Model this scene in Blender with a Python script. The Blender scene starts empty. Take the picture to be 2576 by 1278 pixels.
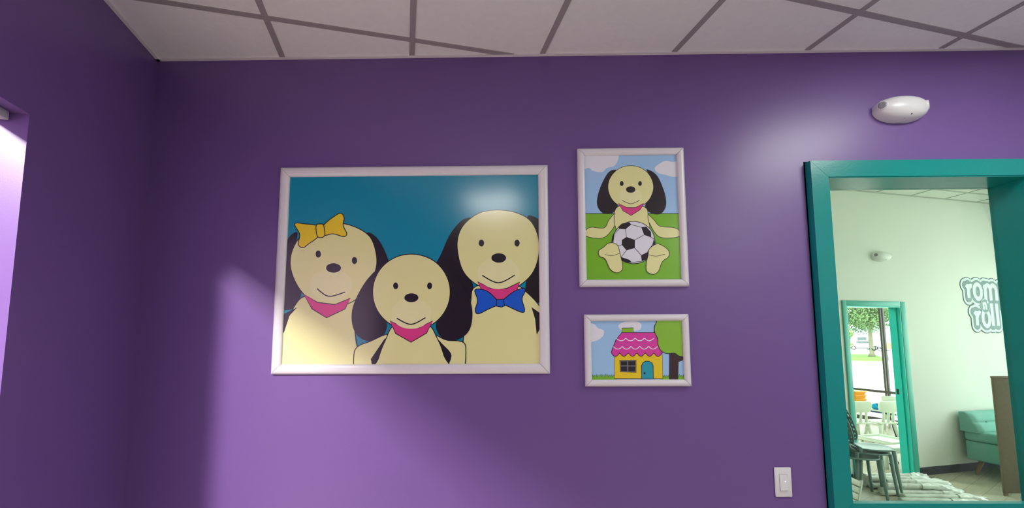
import bpy, bmesh, math, random
from mathutils import Vector, Matrix
from mathutils.geometry import tessellate_polygon

random.seed(7)
S = bpy.context.scene
COL = S.collection

# ------------------------------------------------------------------ camera
W_PX = 2576
YAW, PITCH, ROLL = -0.01446, 0.09556, -0.0039
EYE = Vector((0.0, 0.0, 1.63))
fwd = Vector((math.sin(YAW)*math.cos(PITCH), math.cos(YAW)*math.cos(PITCH), math.sin(PITCH)))
rgt = Vector((math.cos(YAW), -math.sin(YAW), 0))
upv = rgt.cross(fwd)
r2 = math.cos(ROLL)*rgt + math.sin(ROLL)*upv
u2 = -math.sin(ROLL)*rgt + math.cos(ROLL)*upv
cam = bpy.data.cameras.new('camera')
cam.sensor_width = 36.0
cam.lens = 1114.03/W_PX*36.0
cam.shift_y = 112.0/W_PX
cam.clip_start = 0.02
cam.clip_end = 400
camo = bpy.data.objects.new('camera', cam)
camo.matrix_world = Matrix(((r2.x, u2.x, -fwd.x, EYE.x), (r2.y, u2.y, -fwd.y, EYE.y), (r2.z, u2.z, -fwd.z, EYE.z), (0, 0, 0, 1)))
COL.objects.link(camo)
S.camera = camo

# ------------------------------------------------------------------ view, sky, lights
S.view_settings.view_transform = 'Standard'
S.view_settings.look = 'None'
S.view_settings.gamma = 1.0
S.view_settings.use_curve_mapping = False
S.view_settings.exposure = 0.0
S.cycles.max_bounces = 10
S.cycles.diffuse_bounces = 6
S.cycles.transparent_max_bounces = 16
S.cycles.sample_clamp_indirect = 6.0
S.cycles.use_denoising = True

SKY_STRENGTH = 7.0        # bright hazy daylight outside the shop front
KEY_LIGHT = 24.0         # ceiling light next to the teal window
FILL_LIGHT = 10.0         # ceiling light over the viewer
ADDED_REAR_LIGHT = 48.0  # added unseen lamp behind the viewer, lifts the lower purple wall
HALL_LIGHT = 210.0         # ceiling light in the corridor behind the opening
ADDED_FAR_LIGHT = 24.0  # added unseen lamp, set to throw the sofa's shadow on the wall
ADDED_PLAY_LIGHT = 120.0  # added unseen lamp that brightens the emerald door jamb

world = bpy.data.worlds.new('sky')
S.world = world
world.use_nodes = True
bg = world.node_tree.nodes['Background']
bg.inputs['Color'].default_value = (0.93, 1.0, 0.96, 1)
bg.inputs['Strength'].default_value = SKY_STRENGTH

sun = bpy.data.lights.new('sun', 'SUN')
sun.energy = 3.0
sun.angle = 0.02
sun.color = (1.0, 0.97, 0.9)
suno = bpy.data.objects.new('sun', sun)
suno.rotation_euler = (math.radians(25), math.radians(-18), 0)
suno.location = (30, 20, 30)
COL.objects.link(suno)

# ------------------------------------------------------------------ the building's own axes
ANG = math.radians(14.504)          # the building grid is turned against the purple wall
CA, SA = math.cos(ANG), math.sin(ANG)
def UV(u, v, z=0.0):
    return Vector((u*CA - v*SA, u*SA + v*CA, z))
WALL_Y = 2.023                      # face of the purple wall
def v_wall(u):                      # purple wall seen in the grid axes
    x = (u - WALL_Y*SA)/CA
    return WALL_Y*CA - x*SA
def u_wall(v):
    return WALL_Y*SA + (WALL_Y*CA - v)/SA*CA

# ------------------------------------------------------------------ materials
def lin(c):
    c = c/255.0
    return c/12.92 if c <= 0.04045 else ((c+0.055)/1.055)**2.4
def rgb(r, g, b):
    return (lin(r), lin(g), lin(b), 1.0)
MATS = {}
def mat(name, col, rough=0.5, spec=0.5, metal=0.0, vary=0.04, nscale=12.0, bump=0.0, bscale=300.0, coat=0.0, emit=None, estr=0.0):
    if name in MATS:
        return MATS[name]
    m = bpy.data.materials.new(name)
    m.use_nodes = True
    nt = m.node_tree
    b = nt.nodes['Principled BSDF']
    b.inputs['Roughness'].default_value = rough
    b.inputs['Specular IOR Level'].default_value = spec
    b.inputs['Metallic'].default_value = metal
    if coat:
        b.inputs['Coat Weight'].default_value = coat
        b.inputs['Coat Roughness'].default_value = 0.12
    tc = nt.nodes.new('ShaderNodeTexCoord')
    if vary > 0:
        n = nt.nodes.new('ShaderNodeTexNoise')
        n.inputs['Scale'].default_value = nscale
        n.inputs['Detail'].default_value = 4
        nt.links.new(tc.outputs['Object'], n.inputs['Vector'])
        mx = nt.nodes.new('ShaderNodeMix')
        mx.data_type = 'RGBA'
        mx.inputs[6].default_value = tuple(max(0, c*(1-vary)) for c in col[:3]) + (1,)
        mx.inputs[7].default_value = tuple(min(1, c*(1+vary)) for c in col[:3]) + (1,)
        nt.links.new(n.outputs['Fac'], mx.inputs[0])
        nt.links.new(mx.outputs[2], b.inputs['Base Color'])
    else:
        b.inputs['Base Color'].default_value = col
    if bump > 0:
        n2 = nt.nodes.new('ShaderNodeTexNoise')
        n2.inputs['Scale'].default_value = bscale
        n2.inputs['Detail'].default_value = 2
        nt.links.new(tc.outputs['Object'], n2.inputs['Vector'])
        bp = nt.nodes.new('ShaderNodeBump')
        bp.inputs['Strength'].default_value = bump
        bp.inputs['Distance'].default_value = 0.002
        nt.links.new(n2.outputs['Fac'], bp.inputs['Height'])
        nt.links.new(bp.outputs['Normal'], b.inputs['Normal'])
    if emit:
        b.inputs['Emission Color'].default_value = emit
        b.inputs['Emission Strength'].default_value = estr
    MATS[name] = m
    return m

PURPLE = mat('purple_paint', (0.172, 0.093, 0.298, 1), 0.36, 0.5, vary=0.03, nscale=3, bump=0.05, bscale=260)
WHITEWALL = mat('white_wall_paint', (0.80, 0.81, 0.76, 1), 0.6, 0.3, vary=0.02, nscale=3, bump=0.1, bscale=260)
TEAL = mat('teal_paint', (0.0, 0.27, 0.245, 1), 0.24, 0.5, vary=0.05, nscale=6, bump=0.12, bscale=120)
TILE = mat('ceiling_tile', (0.9, 0.9, 0.9, 1), 0.9, 0.1, vary=0.04, nscale=30, bump=0.5, bscale=500)
TBAR = mat('ceiling_grid_metal', (0.36, 0.33, 0.34, 1), 0.5, 0.4, vary=0.05)
ANGLE = mat('ceiling_angle_white', (0.8, 0.78, 0.78, 1), 0.5, 0.4, vary=0.02)
WHITEFRAME = mat('white_frame_lacquer', (0.80, 0.78, 0.79, 1), 0.28, 0.5, vary=0.03, nscale=60)
WHITEPLASTIC = mat('white_plastic', (0.80, 0.80, 0.78, 1), 0.3, 0.5, vary=0.02)
GREYLENS = mat('grey_lens', (0.33, 0.32, 0.34, 1), 0.15, 0.6, vary=0.15, nscale=80)
BLACKPLASTIC = mat('black_plastic', (0.012, 0.012, 0.013, 1), 0.4, 0.5, vary=0.1)
GREYMETAL = mat('brushed_grey_metal', (0.55, 0.55, 0.56, 1), 0.4, 0.5, metal=0.1, vary=0.08, nscale=40)
DARKBASE = mat('dark_vinyl_base', (0.022, 0.024, 0.032, 1), 0.45, 0.4, vary=0.1)
SOFAFAB = mat('teal_fabric', (0.24, 0.51, 0.45, 1), 0.8, 0.2, vary=0.07, nscale=40, bump=0.35, bscale=350)
WOODLEG = mat('honey_wood', (0.36, 0.22, 0.11, 1), 0.45, 0.4, vary=0.2, nscale=25)
BROWN = mat('brown_laminate', (0.19, 0.135, 0.095, 1), 0.6, 0.3, vary=0.18, nscale=35)
CHAIRGREEN = mat('sage_plastic', (0.21, 0.32, 0.305, 1), 0.35, 0.5, vary=0.05)
KIDWHITE = mat('white_moulded_plastic', (0.72, 0.80, 0.70, 1), 0.45, 0.4, vary=0.02)
ORANGE = mat('orange_plastic', (0.85, 0.36, 0.02, 1), 0.4, 0.4, vary=0.05)
BLUECLOTH = mat('bright_blue_cloth', (0.01, 0.35, 0.62, 1), 0.7, 0.2, vary=0.15, nscale=30)
NAVY = mat('navy_metal', (0.03, 0.05, 0.13, 1), 0.4, 0.5, vary=0.1)
WRAP = mat('milky_plastic_wrap', (0.70, 0.71, 0.66, 1), 0.25, 0.6, vary=0.15, nscale=14, bump=0.6, bscale=60)
WRAPEND = mat('clear_white_plastic_film', (0.86, 0.88, 0.85, 1), 0.15, 0.7, vary=0.08, nscale=20, bump=0.6, bscale=40)
SLATWHITE = mat('white_painted_slats', (0.74, 0.72, 0.66, 1), 0.5, 0.4, vary=0.05)
ALU = mat('dark_bronze_aluminium', (0.075, 0.072, 0.068, 1), 0.45, 0.5, vary=0.1)
ALULIGHT = mat('pale_aluminium', (0.42, 0.45, 0.44, 1), 0.4, 0.5, vary=0.05)
VINYLGREY = mat('grey_vinyl', (0.19, 0.27, 0.285, 1), 0.5, 0.4, vary=0.03)
VINYLDARK = mat('dark_grey_vinyl', (0.07, 0.11, 0.12, 1), 0.5, 0.4, vary=0.03)
VINYLWHITE = mat('white_vinyl', (0.66, 0.75, 0.76, 1), 0.4, 0.4, vary=0.01)
HALLPAINT = mat('pale_lilac_paint', (0.62, 0.52, 0.66, 1), 0.5, 0.3, vary=0.02)
LIGHTWALL = mat('pale_wall_paint', (0.42, 0.39, 0.46, 1), 0.6, 0.3, vary=0.02)
CONCRETE = mat('sunlit_concrete', (0.60, 0.60, 0.56, 1), 0.9, 0.1, vary=0.06, nscale=0.6)
GRASS = mat('lawn_grass', (0.12, 0.22, 0.045, 1), 0.9, 0.1, vary=0.25, nscale=3)
CURB = mat('pale_curb', (0.66, 0.62, 0.48, 1), 0.9, 0.1, vary=0.05)
BARK = mat('grey_bark', (0.20, 0.18, 0.13, 1), 0.9, 0.1, vary=0.3, nscale=6)
LEAF = mat('green_leaves', (0.115, 0.19, 0.07, 1), 0.6, 0.3, vary=0.45, nscale=1.1)
LEAF2 = mat('light_green_leaves', (0.24, 0.34, 0.08, 1), 0.6, 0.3, vary=0.35, nscale=2)
STUCCO = mat('pale_stucco', (0.62, 0.72, 0.74, 1), 0.9, 0.1, vary=0.05, nscale=0.3)
ROOFCYAN = mat('pale_cyan_roof', (0.42, 0.66, 0.68, 1), 0.7, 0.2, vary=0.05, nscale=0.3)
TERRACOTTA = mat('orange_brick', (0.55, 0.26, 0.14, 1), 0.9, 0.1, vary=0.2, nscale=0.8)
CARWHITE = mat('white_car_paint', (0.8, 0.82, 0.82, 1), 0.25, 0.5, vary=0.01, coat=0.5)
CARRED = mat('red_car_paint', (0.5, 0.05, 0.07, 1), 0.25, 0.5, vary=0.02, coat=0.5)
CARGLASS = mat('dark_car_glass', (0.05, 0.07, 0.08, 1), 0.08, 0.6, vary=0.02)
RUBBER = mat('black_rubber', (0.03, 0.03, 0.03, 1), 0.8, 0.3, vary=0.1)
DARKTRIM = mat('dark_grey_trim', (0.10, 0.11, 0.11, 1), 0.6, 0.3, vary=0.1)
LAMP = mat('lamp_diffuser', (0.9, 0.9, 0.9, 1), 0.5, 0.3, vary=0.0)

def wood_floor():
    m = bpy.data.materials.new('pale_wood_planks')
    m.use_nodes = True
    nt = m.node_tree
    b = nt.nodes['Principled BSDF']
    tc = nt.nodes.new('ShaderNodeTexCoord')
    mp = nt.nodes.new('ShaderNodeMapping')
    mp.inputs['Rotation'].default_value = (0, 0, -ANG - math.radians(20))
    nt.links.new(tc.outputs['Object'], mp.inputs['Vector'])
    br = nt.nodes.new('ShaderNodeTexBrick')
    br.inputs['Scale'].default_value = 1.0
    br.inputs['Brick Width'].default_value = 1.2
    br.inputs['Row Height'].default_value = 0.16
    br.inputs['Mortar Size'].default_value = 0.002
    br.inputs['Color1'].default_value = (0.50, 0.46, 0.35, 1)
    br.inputs['Color2'].default_value = (0.58, 0.53, 0.41, 1)
    br.inputs['Mortar'].default_value = (0.22, 0.19, 0.13, 1)
    nt.links.new(mp.outputs['Vector'], br.inputs['Vector'])
    mp2 = nt.nodes.new('ShaderNodeMapping')
    mp2.inputs['Scale'].default_value = (1.2, 14, 1)
    nt.links.new(mp.outputs['Vector'], mp2.inputs['Vector'])
    n = nt.nodes.new('ShaderNodeTexNoise')
    n.inputs['Scale'].default_value = 2.5
    n.inputs['Detail'].default_value = 6
    nt.links.new(mp2.outputs['Vector'], n.inputs['Vector'])
    mx = nt.nodes.new('ShaderNodeMix')
    mx.data_type = 'RGBA'
    mx.blend_type = 'MULTIPLY'
    mx.inputs[0].default_value = 0.55
    cr = nt.nodes.new('ShaderNodeValToRGB')
    cr.color_ramp.elements[0].color = (0.55, 0.52, 0.48, 1)
    cr.color_ramp.elements[1].color = (1.2, 1.2, 1.2, 1)
    nt.links.new(n.outputs['Fac'], cr.inputs['Fac'])
    nt.links.new(br.outputs['Color'], mx.inputs[6])
    nt.links.new(cr.outputs['Color'], mx.inputs[7])
    nt.links.new(mx.outputs[2], b.inputs['Base Color'])
    b.inputs['Roughness'].default_value = 0.45
    return m
WOOD = wood_floor()

def glass_mat(name, tint, fac=1.0):
    m = bpy.data.materials.new(name)
    m.use_nodes = True
    nt = m.node_tree
    nt.nodes.clear()
    o = nt.nodes.new('ShaderNodeOutputMaterial')
    t = nt.nodes.new('ShaderNodeBsdfTransparent')
    t.inputs['Color'].default_value = tint
    g = nt.nodes.new('ShaderNodeBsdfGlossy')
    g.inputs['Roughness'].default_value = 0.02
    fr = nt.nodes.new('ShaderNodeFresnel')
    fr.inputs['IOR'].default_value = 1.35
    ml = nt.nodes.new('ShaderNodeMath')
    ml.operation = 'MULTIPLY'
    ml.inputs[1].default_value = fac
    mx = nt.nodes.new('ShaderNodeMixShader')
    nt.links.new(fr.outputs['Fac'], ml.inputs[0])
    nt.links.new(ml.outputs[0], mx.inputs['Fac'])
    nt.links.new(t.outputs[0], mx.inputs[1])
    nt.links.new(g.outputs[0], mx.inputs[2])
    nt.links.new(mx.outputs[0], o.inputs['Surface'])
    return m
GLASS = glass_mat('clear_window_glass', (0.93, 0.985, 0.955, 1), 0.3)
SHOPGLASS = glass_mat('shop_front_glass', (0.95, 0.98, 0.97, 1), 0.6)

# ------------------------------------------------------------------ mesh helpers
class MB:
    """collects shapes and links them as ONE mesh object"""
    def __init__(self):
        self.bm = bmesh.new()
        self.mats = []
        self.cur = 0
    def use(self, m):
        if m not in self.mats:
            self.mats.append(m)
        self.cur = self.mats.index(m)
        return self
    def _take(self, faces, smooth=False):
        for f in faces:
            f.material_index = self.cur
            f.smooth = smooth
    def quad(self, pts, smooth=False):
        vs = [self.bm.verts.new(p) for p in pts]
        f = self.bm.faces.new(vs)
        self._take([f], smooth)
        return f
    def hexa(self, p):                       # 8 points: bottom four ccw, top four ccw
        vs = [self.bm.verts.new(q) for q in p]
        idx = [(3, 2, 1, 0), (4, 5, 6, 7), (0, 1, 5, 4), (1, 2, 6, 5), (2, 3, 7, 6), (3, 0, 4, 7)]
        fs = [self.bm.faces.new([vs[i] for i in f]) for f in idx]
        self._take(fs)
        return fs
    def box(self, a, b, M=None, bevel=0.0, seg=2):
        x0, y0, z0 = a
        x1, y1, z1 = b
        p = [Vector(q) for q in ((x0, y0, z0), (x1, y0, z0), (x1, y1, z0), (x0, y1, z0), (x0, y0, z1), (x1, y0, z1), (x1, y1, z1), (x0, y1, z1))]
        if M is not None:
            p = [M @ q for q in p]
        fs = self.hexa(p)
        if bevel > 0:
            es = list({e for f in fs for e in f.edges})
            r = bmesh.ops.bevel(self.bm, geom=es, offset=bevel, segments=seg, affect='EDGES', profile=0.5)
            fs = list({f for v in r['verts'] for f in v.link_faces})
            self._take(fs, True)
        return self
    def uvbox(self, u0, u1, v0, v1, z0, z1):
        self.hexa([UV(u0, v0, z0), UV(u1, v0, z0), UV(u1, v1, z0), UV(u0, v1, z0), UV(u0, v0, z1), UV(u1, v0, z1), UV(u1, v1, z1), UV(u0, v1, z1)])
        return self
    def tube(self, path, rad, n=12, caps=True, squash=None):
        path = [Vector(p) for p in path]
        if not hasattr(rad, '__len__'):
            rad = [rad]*len(path)
        rings = []
        t0 = (path[1]-path[0]).normalized()
        ref = Vector((0, 0, 1)) if abs(t0.z) < 0.9 else Vector((1, 0, 0))
        nx = t0.cross(ref).normalized()
        for i, p in enumerate(path):
            a = path[max(0, i-1)]
            b = path[min(len(path)-1, i+1)]
            t = (b-a).normalized()
            nx = (nx - t*nx.dot(t)).normalized()
            ny = t.cross(nx)
            r = rad[i]
            ring = []
            for k in range(n):
                an = 2*math.pi*k/n
                c, s = math.cos(an), math.sin(an)
                if squash:
                    s *= squash
                ring.append(self.bm.verts.new(p + nx*(r*c) + ny*(r*s)))
            rings.append(ring)
        fs = []
        for i in range(len(rings)-1):
            for k in range(n):
                fs.append(self.bm.faces.new((rings[i][k], rings[i][(k+1) % n], rings[i+1][(k+1) % n], rings[i+1][k])))
        self._take(fs, True)
        if caps:
            c = [self.bm.faces.new(rings[0][::-1]), self.bm.faces.new(rings[-1])]
            self._take(c, False)
        return self
    def grid(self, fn, nu, nv, smooth=True, flip=False):
        vs = [[self.bm.verts.new(fn(i/nu, j/nv)) for j in range(nv+1)] for i in range(nu+1)]
        fs = []
        for i in range(nu):
            for j in range(nv):
                q = (vs[i][j], vs[i+1][j], vs[i+1][j+1], vs[i][j+1])
                fs.append(self.bm.faces.new(q[::-1] if flip else q))
        self._take(fs, smooth)
        return fs
    def ball(self, c, r, nu=20, nv=12, M=None):
        c = Vector(c)
        r = Vector(r) if hasattr(r, '__len__') else Vector((r, r, r))
        def fn(a, b):
            th, ph = 2*math.pi*a, math.pi*b
            p = Vector((r.x*math.sin(ph)*math.cos(th), r.y*math.sin(ph)*math.sin(th), r.z*math.cos(ph)))
            if M is not None:
                p = M @ p
            return c + p
        self.grid(fn, nu, nv, True, True)
        return self
    def prism(self, pts, d0, d1, axes, bevel=0.0):
        """flat outline (a, b) pushed from d0 to d1; axes(a, b, d) -> point"""
        n = len(pts)
        A = [self.bm.verts.new(axes(a, b, d0)) for a, b in pts]
        B = [self.bm.verts.new(axes(a, b, d1)) for a, b in pts]
        fs = [self.bm.faces.new(A[::-1]), self.bm.faces.new(B)]
        for i in range(n):
            fs.append(self.bm.faces.new((A[i], A[(i+1) % n], B[(i+1) % n], B[i])))
        self._take(fs)
        if bevel > 0:
            es = [e for e in fs[1].edges] + [e for e in fs[0].edges]
            bmesh.ops.bevel(self.bm, geom=list(set(es)), offset=bevel, segments=2, affect='EDGES', profile=0.5)
            self._take([f for f in self.bm.faces if f.material_index == self.cur], True)
        return self
    def build(self, name, m=None, parent=None, normals=True, auto=None):
        if normals:
            bmesh.ops.remove_doubles(self.bm, verts=self.bm.verts, dist=1e-6)
            bmesh.ops.recalc_face_normals(self.bm, faces=self.bm.faces)
        me = bpy.data.meshes.new(name)
        self.bm.to_mesh(me)
        self.bm.free()
        for q in (self.mats or [m]):
            me.materials.append(q)
        if auto:
            me.set_sharp_from_angle(angle=math.radians(auto))
        o = bpy.data.objects.new(name, me)
        COL.objects.link(o)
        if parent:
            o.parent = parent
        return o

def tag(o, label, cat, group=None):
    o['label'] = label
    o['category'] = cat
    if group:
        o['group'] = group
    return o
def struct(o):
    o['kind'] = 'structure'
    return o
def thing(name, label, cat, loc, rotz=0.0, group=None):
    o = bpy.data.objects.new(name, None)
    o.empty_display_size = 0.1
    o.location = loc
    o.rotation_euler = (0, 0, rotz)
    COL.objects.link(o)
    return tag(o, label, cat, group)
def copy_tree(o, parent=None):
    c = o.copy()
    COL.objects.link(c)
    if parent is not None:
        c.parent = parent
    for ch in list(o.children):
        copy_tree(ch, c)
    return c

# ------------------------------------------------------------------ the setting: purple room
CEIL = 3.006
FARCEIL = 3.475
UL = -1.199                         # face of the wall on the left
WT = 0.137                          # wall thickness
OPEN_V0, OPEN_V1, OPEN_Z = 0.25, 1.71, 2.371
X0, X1 = 1.424, 2.327               # window opening in the purple wall
Z0, Z1 = 0.933, 2.372
WB = WALL_Y + 0.14                  # back of the purple wall
XL, XR = -1.762, 8.75
UR = 3.05                           # wall on the right of the purple room
VR = -3.2                           # wall behind the viewer
USTORE = 9.0                        # shop front
VFAR = 4.188                        # far wall of the next room

mb = MB()
mb.use(WOOD)
mb.uvbox(-3.8, USTORE+0.08, -3.4, 9.2, -0.1, 0.0)
struct(mb.build('floor'))

mb = MB()                           # purple wall with the window hole
for (a, b, c, d) in ((XL, X0, 0, FARCEIL+0.02), (X1, XR, 0, FARCEIL+0.02), (X0, X1, 0, Z0-0.051), (X0, X1, Z1, FARCEIL+0.02)):
    mb.use(PURPLE)
    fs = mb.hexa([Vector(p) for p in ((a, WALL_Y, c), (b, WALL_Y, c), (b, WB, c), (a, WB, c), (a, WALL_Y, d), (b, WALL_Y, d), (b, WB, d), (a, WB, d))])
    mb.use(WHITEWALL)
    fs[4].material_index = mb.cur
struct(mb.build('wall_back', normals=False))

mb = MB().use(PURPLE)               # wall on the left with the wide opening
mb.uvbox(UL-WT, UL, OPEN_V1, 2.62, 0, 3.3)
mb.uvbox(UL-WT, UL, VR, OPEN_V0, 0, 3.3)
mb.uvbox(UL-WT, UL, OPEN_V0, OPEN_V1, OPEN_Z, 3.3)
struct(mb.build('wall_left'))
mb = MB().use(LIGHTWALL)
mb.uvbox(UL-WT, UR+0.12, VR-0.12, VR, 0, 3.3)
struct(mb.build('wall_rear'))
mb = MB().use(LIGHTWALL)
vr = v_wall(UR)
mb.uvbox(UR, UR+0.12, VR, vr-0.04, 0, 3.3)
struct(mb.build('wall_right'))

def ceil_poly(z0, z1):
    pts = [UV(UL, VR), UV(UR, VR), UV(UR, v_wall(UR)), UV(UL, v_wall(UL))]
    return [Vector((p.x, p.y, z0)) for p in pts] + [Vector((p.x, p.y, z1)) for p in pts]
mb = MB().use(TILE)
mb.hexa(ceil_poly(CEIL, CEIL+0.05))
struct(mb.build('ceiling'))

TW = 0.0125                         # half width of a ceiling bar
mb = MB().use(TBAR)
PIT = 0.6096
for i in range(-1, 7):
    u = -0.598 + i*PIT
    if UL < u < UR:
        va, vb = v_wall(u-TW), v_wall(u+TW)
        mb.hexa([UV(u-TW, VR, CEIL-.004), UV(u+TW, VR, CEIL-.004), UV(u+TW, vb, CEIL-.004), UV(u-TW, va, CEIL-.004),
                 UV(u-TW, VR, CEIL+.001), UV(u+TW, VR, CEIL+.001), UV(u+TW, vb, CEIL+.001), UV(u-TW, va, CEIL+.001)])
for j in range(-1, 9):
    v = 1.959 - j*PIT
    if v > VR:
        ua, ub = min(UR, u_wall(v-TW)), min(UR, u_wall(v+TW))
        if ub < UL:
            continue
        mb.hexa([UV(UL, v-TW, CEIL-.0045), UV(ua, v-TW, CEIL-.0045), UV(ub, v+TW, CEIL-.0045), UV(UL, v+TW, CEIL-.0045),
                 UV(UL, v-TW, CEIL+.001), UV(ua, v-TW, CEIL+.001), UV(ub, v+TW, CEIL+.001), UV(UL, v+TW, CEIL+.001)])
mb.use(ANGLE)
c0 = UV(UL, v_wall(UL))
mb.box((XL, WALL_Y-0.016, CEIL-.006), (2.65, WALL_Y, CEIL+.001))
mb.uvbox(UL, UL+0.016, VR, v_wall(UL), CEIL-.006, CEIL+.001)
struct(mb.build('trim_1'))

# ------------------------------------------------------------------ corridor behind the opening
mb = MB().use(HALLPAINT)
mb.uvbox(-3.8, -3.7, -1.8, 2.7, 0, 3.2)
mb.uvbox(-3.8, UL-WT, -1.9, -1.8, 0, 3.2)
mb.uvbox(-3.8, UL-WT, 2.62, 2.72, 0, 3.2)
struct(mb.build('wall_corridor'))
mb = MB().use(TILE)
mb.uvbox(-3.8, UL-WT, -1.8, 2.62, 3.0, 3.05)
struct(mb.build('ceiling'))

t = thing('door_track', 'grey metal track under the head of the opening in the purple side wall', 'track', UV(UL-.07, 1.0, OPEN_Z), ANG)
mb = MB().use(GREYMETAL)
mb.box((-.024, -.72, -.030), (.024, .702, 0), bevel=.003)
mb.build('rail', parent=t)
mb = MB().use(BLACKPLASTIC)
mb.box((-.012, -.70, -.032), (.012, .66, -.0295))
mb.build('slot', parent=t)

# ------------------------------------------------------------------ ceiling lights (area lamps; rear, waiting room and play room ones are added)
def troffer(name, label, loc, power, rotz=ANG, sx=.56, sy=.56, col=(.97, 1, .97), spread=180):
    t = thing(name, label, 'ceiling light', loc, rotz)
    mb = MB().use(ANGLE)
    hx, hy = sx/2+.02, sy/2+.02
    mb.box((-hx, -hy, -.012), (hx, -sy/2, 0)); mb.box((-hx, sy/2, -.012), (hx, hy, 0))
    mb.box((-hx, -sy/2, -.012), (-sx/2, sy/2, 0)); mb.box((sx/2, -sy/2, -.012), (hx, sy/2, 0))
    mb.build('frame', parent=t)
    mb = MB().use(LAMP)
    mb.box((-sx/2, -sy/2, -.004), (sx/2, sy/2, -.001))
    mb.build('diffuser', parent=t)
    L = bpy.data.lights.new('lamp', 'AREA')
    L.shape = 'RECTANGLE'
    L.size, L.size_y = sx, sy
    L.energy = power
    L.color = col
    L.spread = math.radians(spread)
    lo = bpy.data.objects.new('lamp', L)
    lo.location = (0, 0, -.014)
    COL.objects.link(lo)
    lo.parent = t
    return t
troffer('ceiling_light', 'square ceiling light above the teal-framed window side of the purple room', UV(2.145, .435, CEIL-.005), KEY_LIGHT)
troffer('ceiling_light', 'square ceiling light over the middle of the purple room', UV(-.29, -.175, CEIL-.005), FILL_LIGHT, sx=.5, sy=.5)
troffer('ceiling_light', 'added unseen fill light near the rear wall of the purple room', UV(2.145, -2.0, CEIL-.005), ADDED_REAR_LIGHT)
troffer('ceiling_light', 'square ceiling light in the corridor beyond the opening', UV(-2.12, .29, 2.995), HALL_LIGHT, sx=.26, sy=.26, col=(1, .93, .93))
troffer('ceiling_light', 'added unseen light in the pale waiting room', UV(7.9, 2.3, FARCEIL-.005), ADDED_FAR_LIGHT, sx=.56, sy=1.1)
troffer('ceiling_light', 'added unseen light in the play room behind the far wall', UV(4.2, 6.6, FARCEIL-.005), ADDED_PLAY_LIGHT, sx=.56, sy=1.1)

# ------------------------------------------------------------------ window 1: teal trimmed opening in the purple wall
w1 = thing('window_1', 'teal-trimmed window in the purple wall looking into the pale waiting room', 'window', (0, 0, 0))
struct(w1)
def trim_piece(name, outer, inner, yb, yf, ch):
    """mitred board: outer edge line, inner edge line, chamfered outside arris"""
    (ox0, oz0), (ox1, oz1) = outer
    (ix0, iz0), (ix1, iz1) = inner
    mb = MB().use(TEAL)
    def lerp(a, b, t): return a + (b-a)*t
    prof = [(0, yb), (0, yf+ch*1.2), (ch, yf), (0.985, yf), (1.0, yf+.003), (1.0, yb)]
    A = [mb.bm.verts.new((lerp(ox0, ix0, t), y, lerp(oz0, iz0, t))) for t, y in prof]
    B = [mb.bm.verts.new((lerp(ox1, ix1, t), y, lerp(oz1, iz1, t))) for t, y in prof]
    n = len(prof)
    fs = [mb.bm.faces.new(A), mb.bm.faces.new(B[::-1])]
    for i in range(n):
        fs.append(mb.bm.faces.new((A[i], B[i], B[(i+1) % n], A[(i+1) % n])))
    mb._take(fs)
    return mb.build('casing', parent=w1)
T = 0.087
yf = WALL_Y - 0.036
g = 0.0006
trim_piece('casing', ((X0-T, Z0-T+g), (X0-T, Z1+T-g)), ((X0, Z0+g), (X0, Z1-g)), WALL_Y, yf, .10)
trim_piece('casing', ((X1+T, Z0-T+g), (X1+T, Z1+T-g)), ((X1, Z0+g), (X1, Z1-g)), WALL_Y, yf, .10)
trim_piece('casing', ((X0-T+g, Z1+T), (X1+T-g, Z1+T)), ((X0+g, Z1), (X1-g, Z1)), WALL_Y, yf, .10)
trim_piece('casing', ((X0-T+g, Z0-T), (X1+T-g, Z0-T)), ((X0+g, Z0), (X1-g, Z0)), WALL_Y, yf, .10)
LT = 0.004
mb = MB().use(TEAL)
mb.box((X1-LT, yf+.004, Z0-.05), (X1-.0004, WB, Z1)); mb.build('jamb', parent=w1)
mb = MB().use(TEAL)
mb.box((X0+.0004, yf+.004, Z0-.05), (X0+LT, WB, Z1)); mb.build('jamb', parent=w1)
mb = MB().use(TEAL)
mb.box((X0+LT, yf+.004, Z1-LT), (X1-LT, WB, Z1-.0004)); mb.build('head', parent=w1)
mb = MB().use(TEAL)
mb.box((X0+LT, WALL_Y+.002, Z0-.056), (X1-LT, WB, Z0-.05)); mb.build('sill', parent=w1)
mb = MB().use(GLASS)
mb.box((X0+LT, WALL_Y+.118, Z0-.05), (X1-LT, WALL_Y+.123, Z1-LT)); mb.build('pane', parent=w1)

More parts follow.
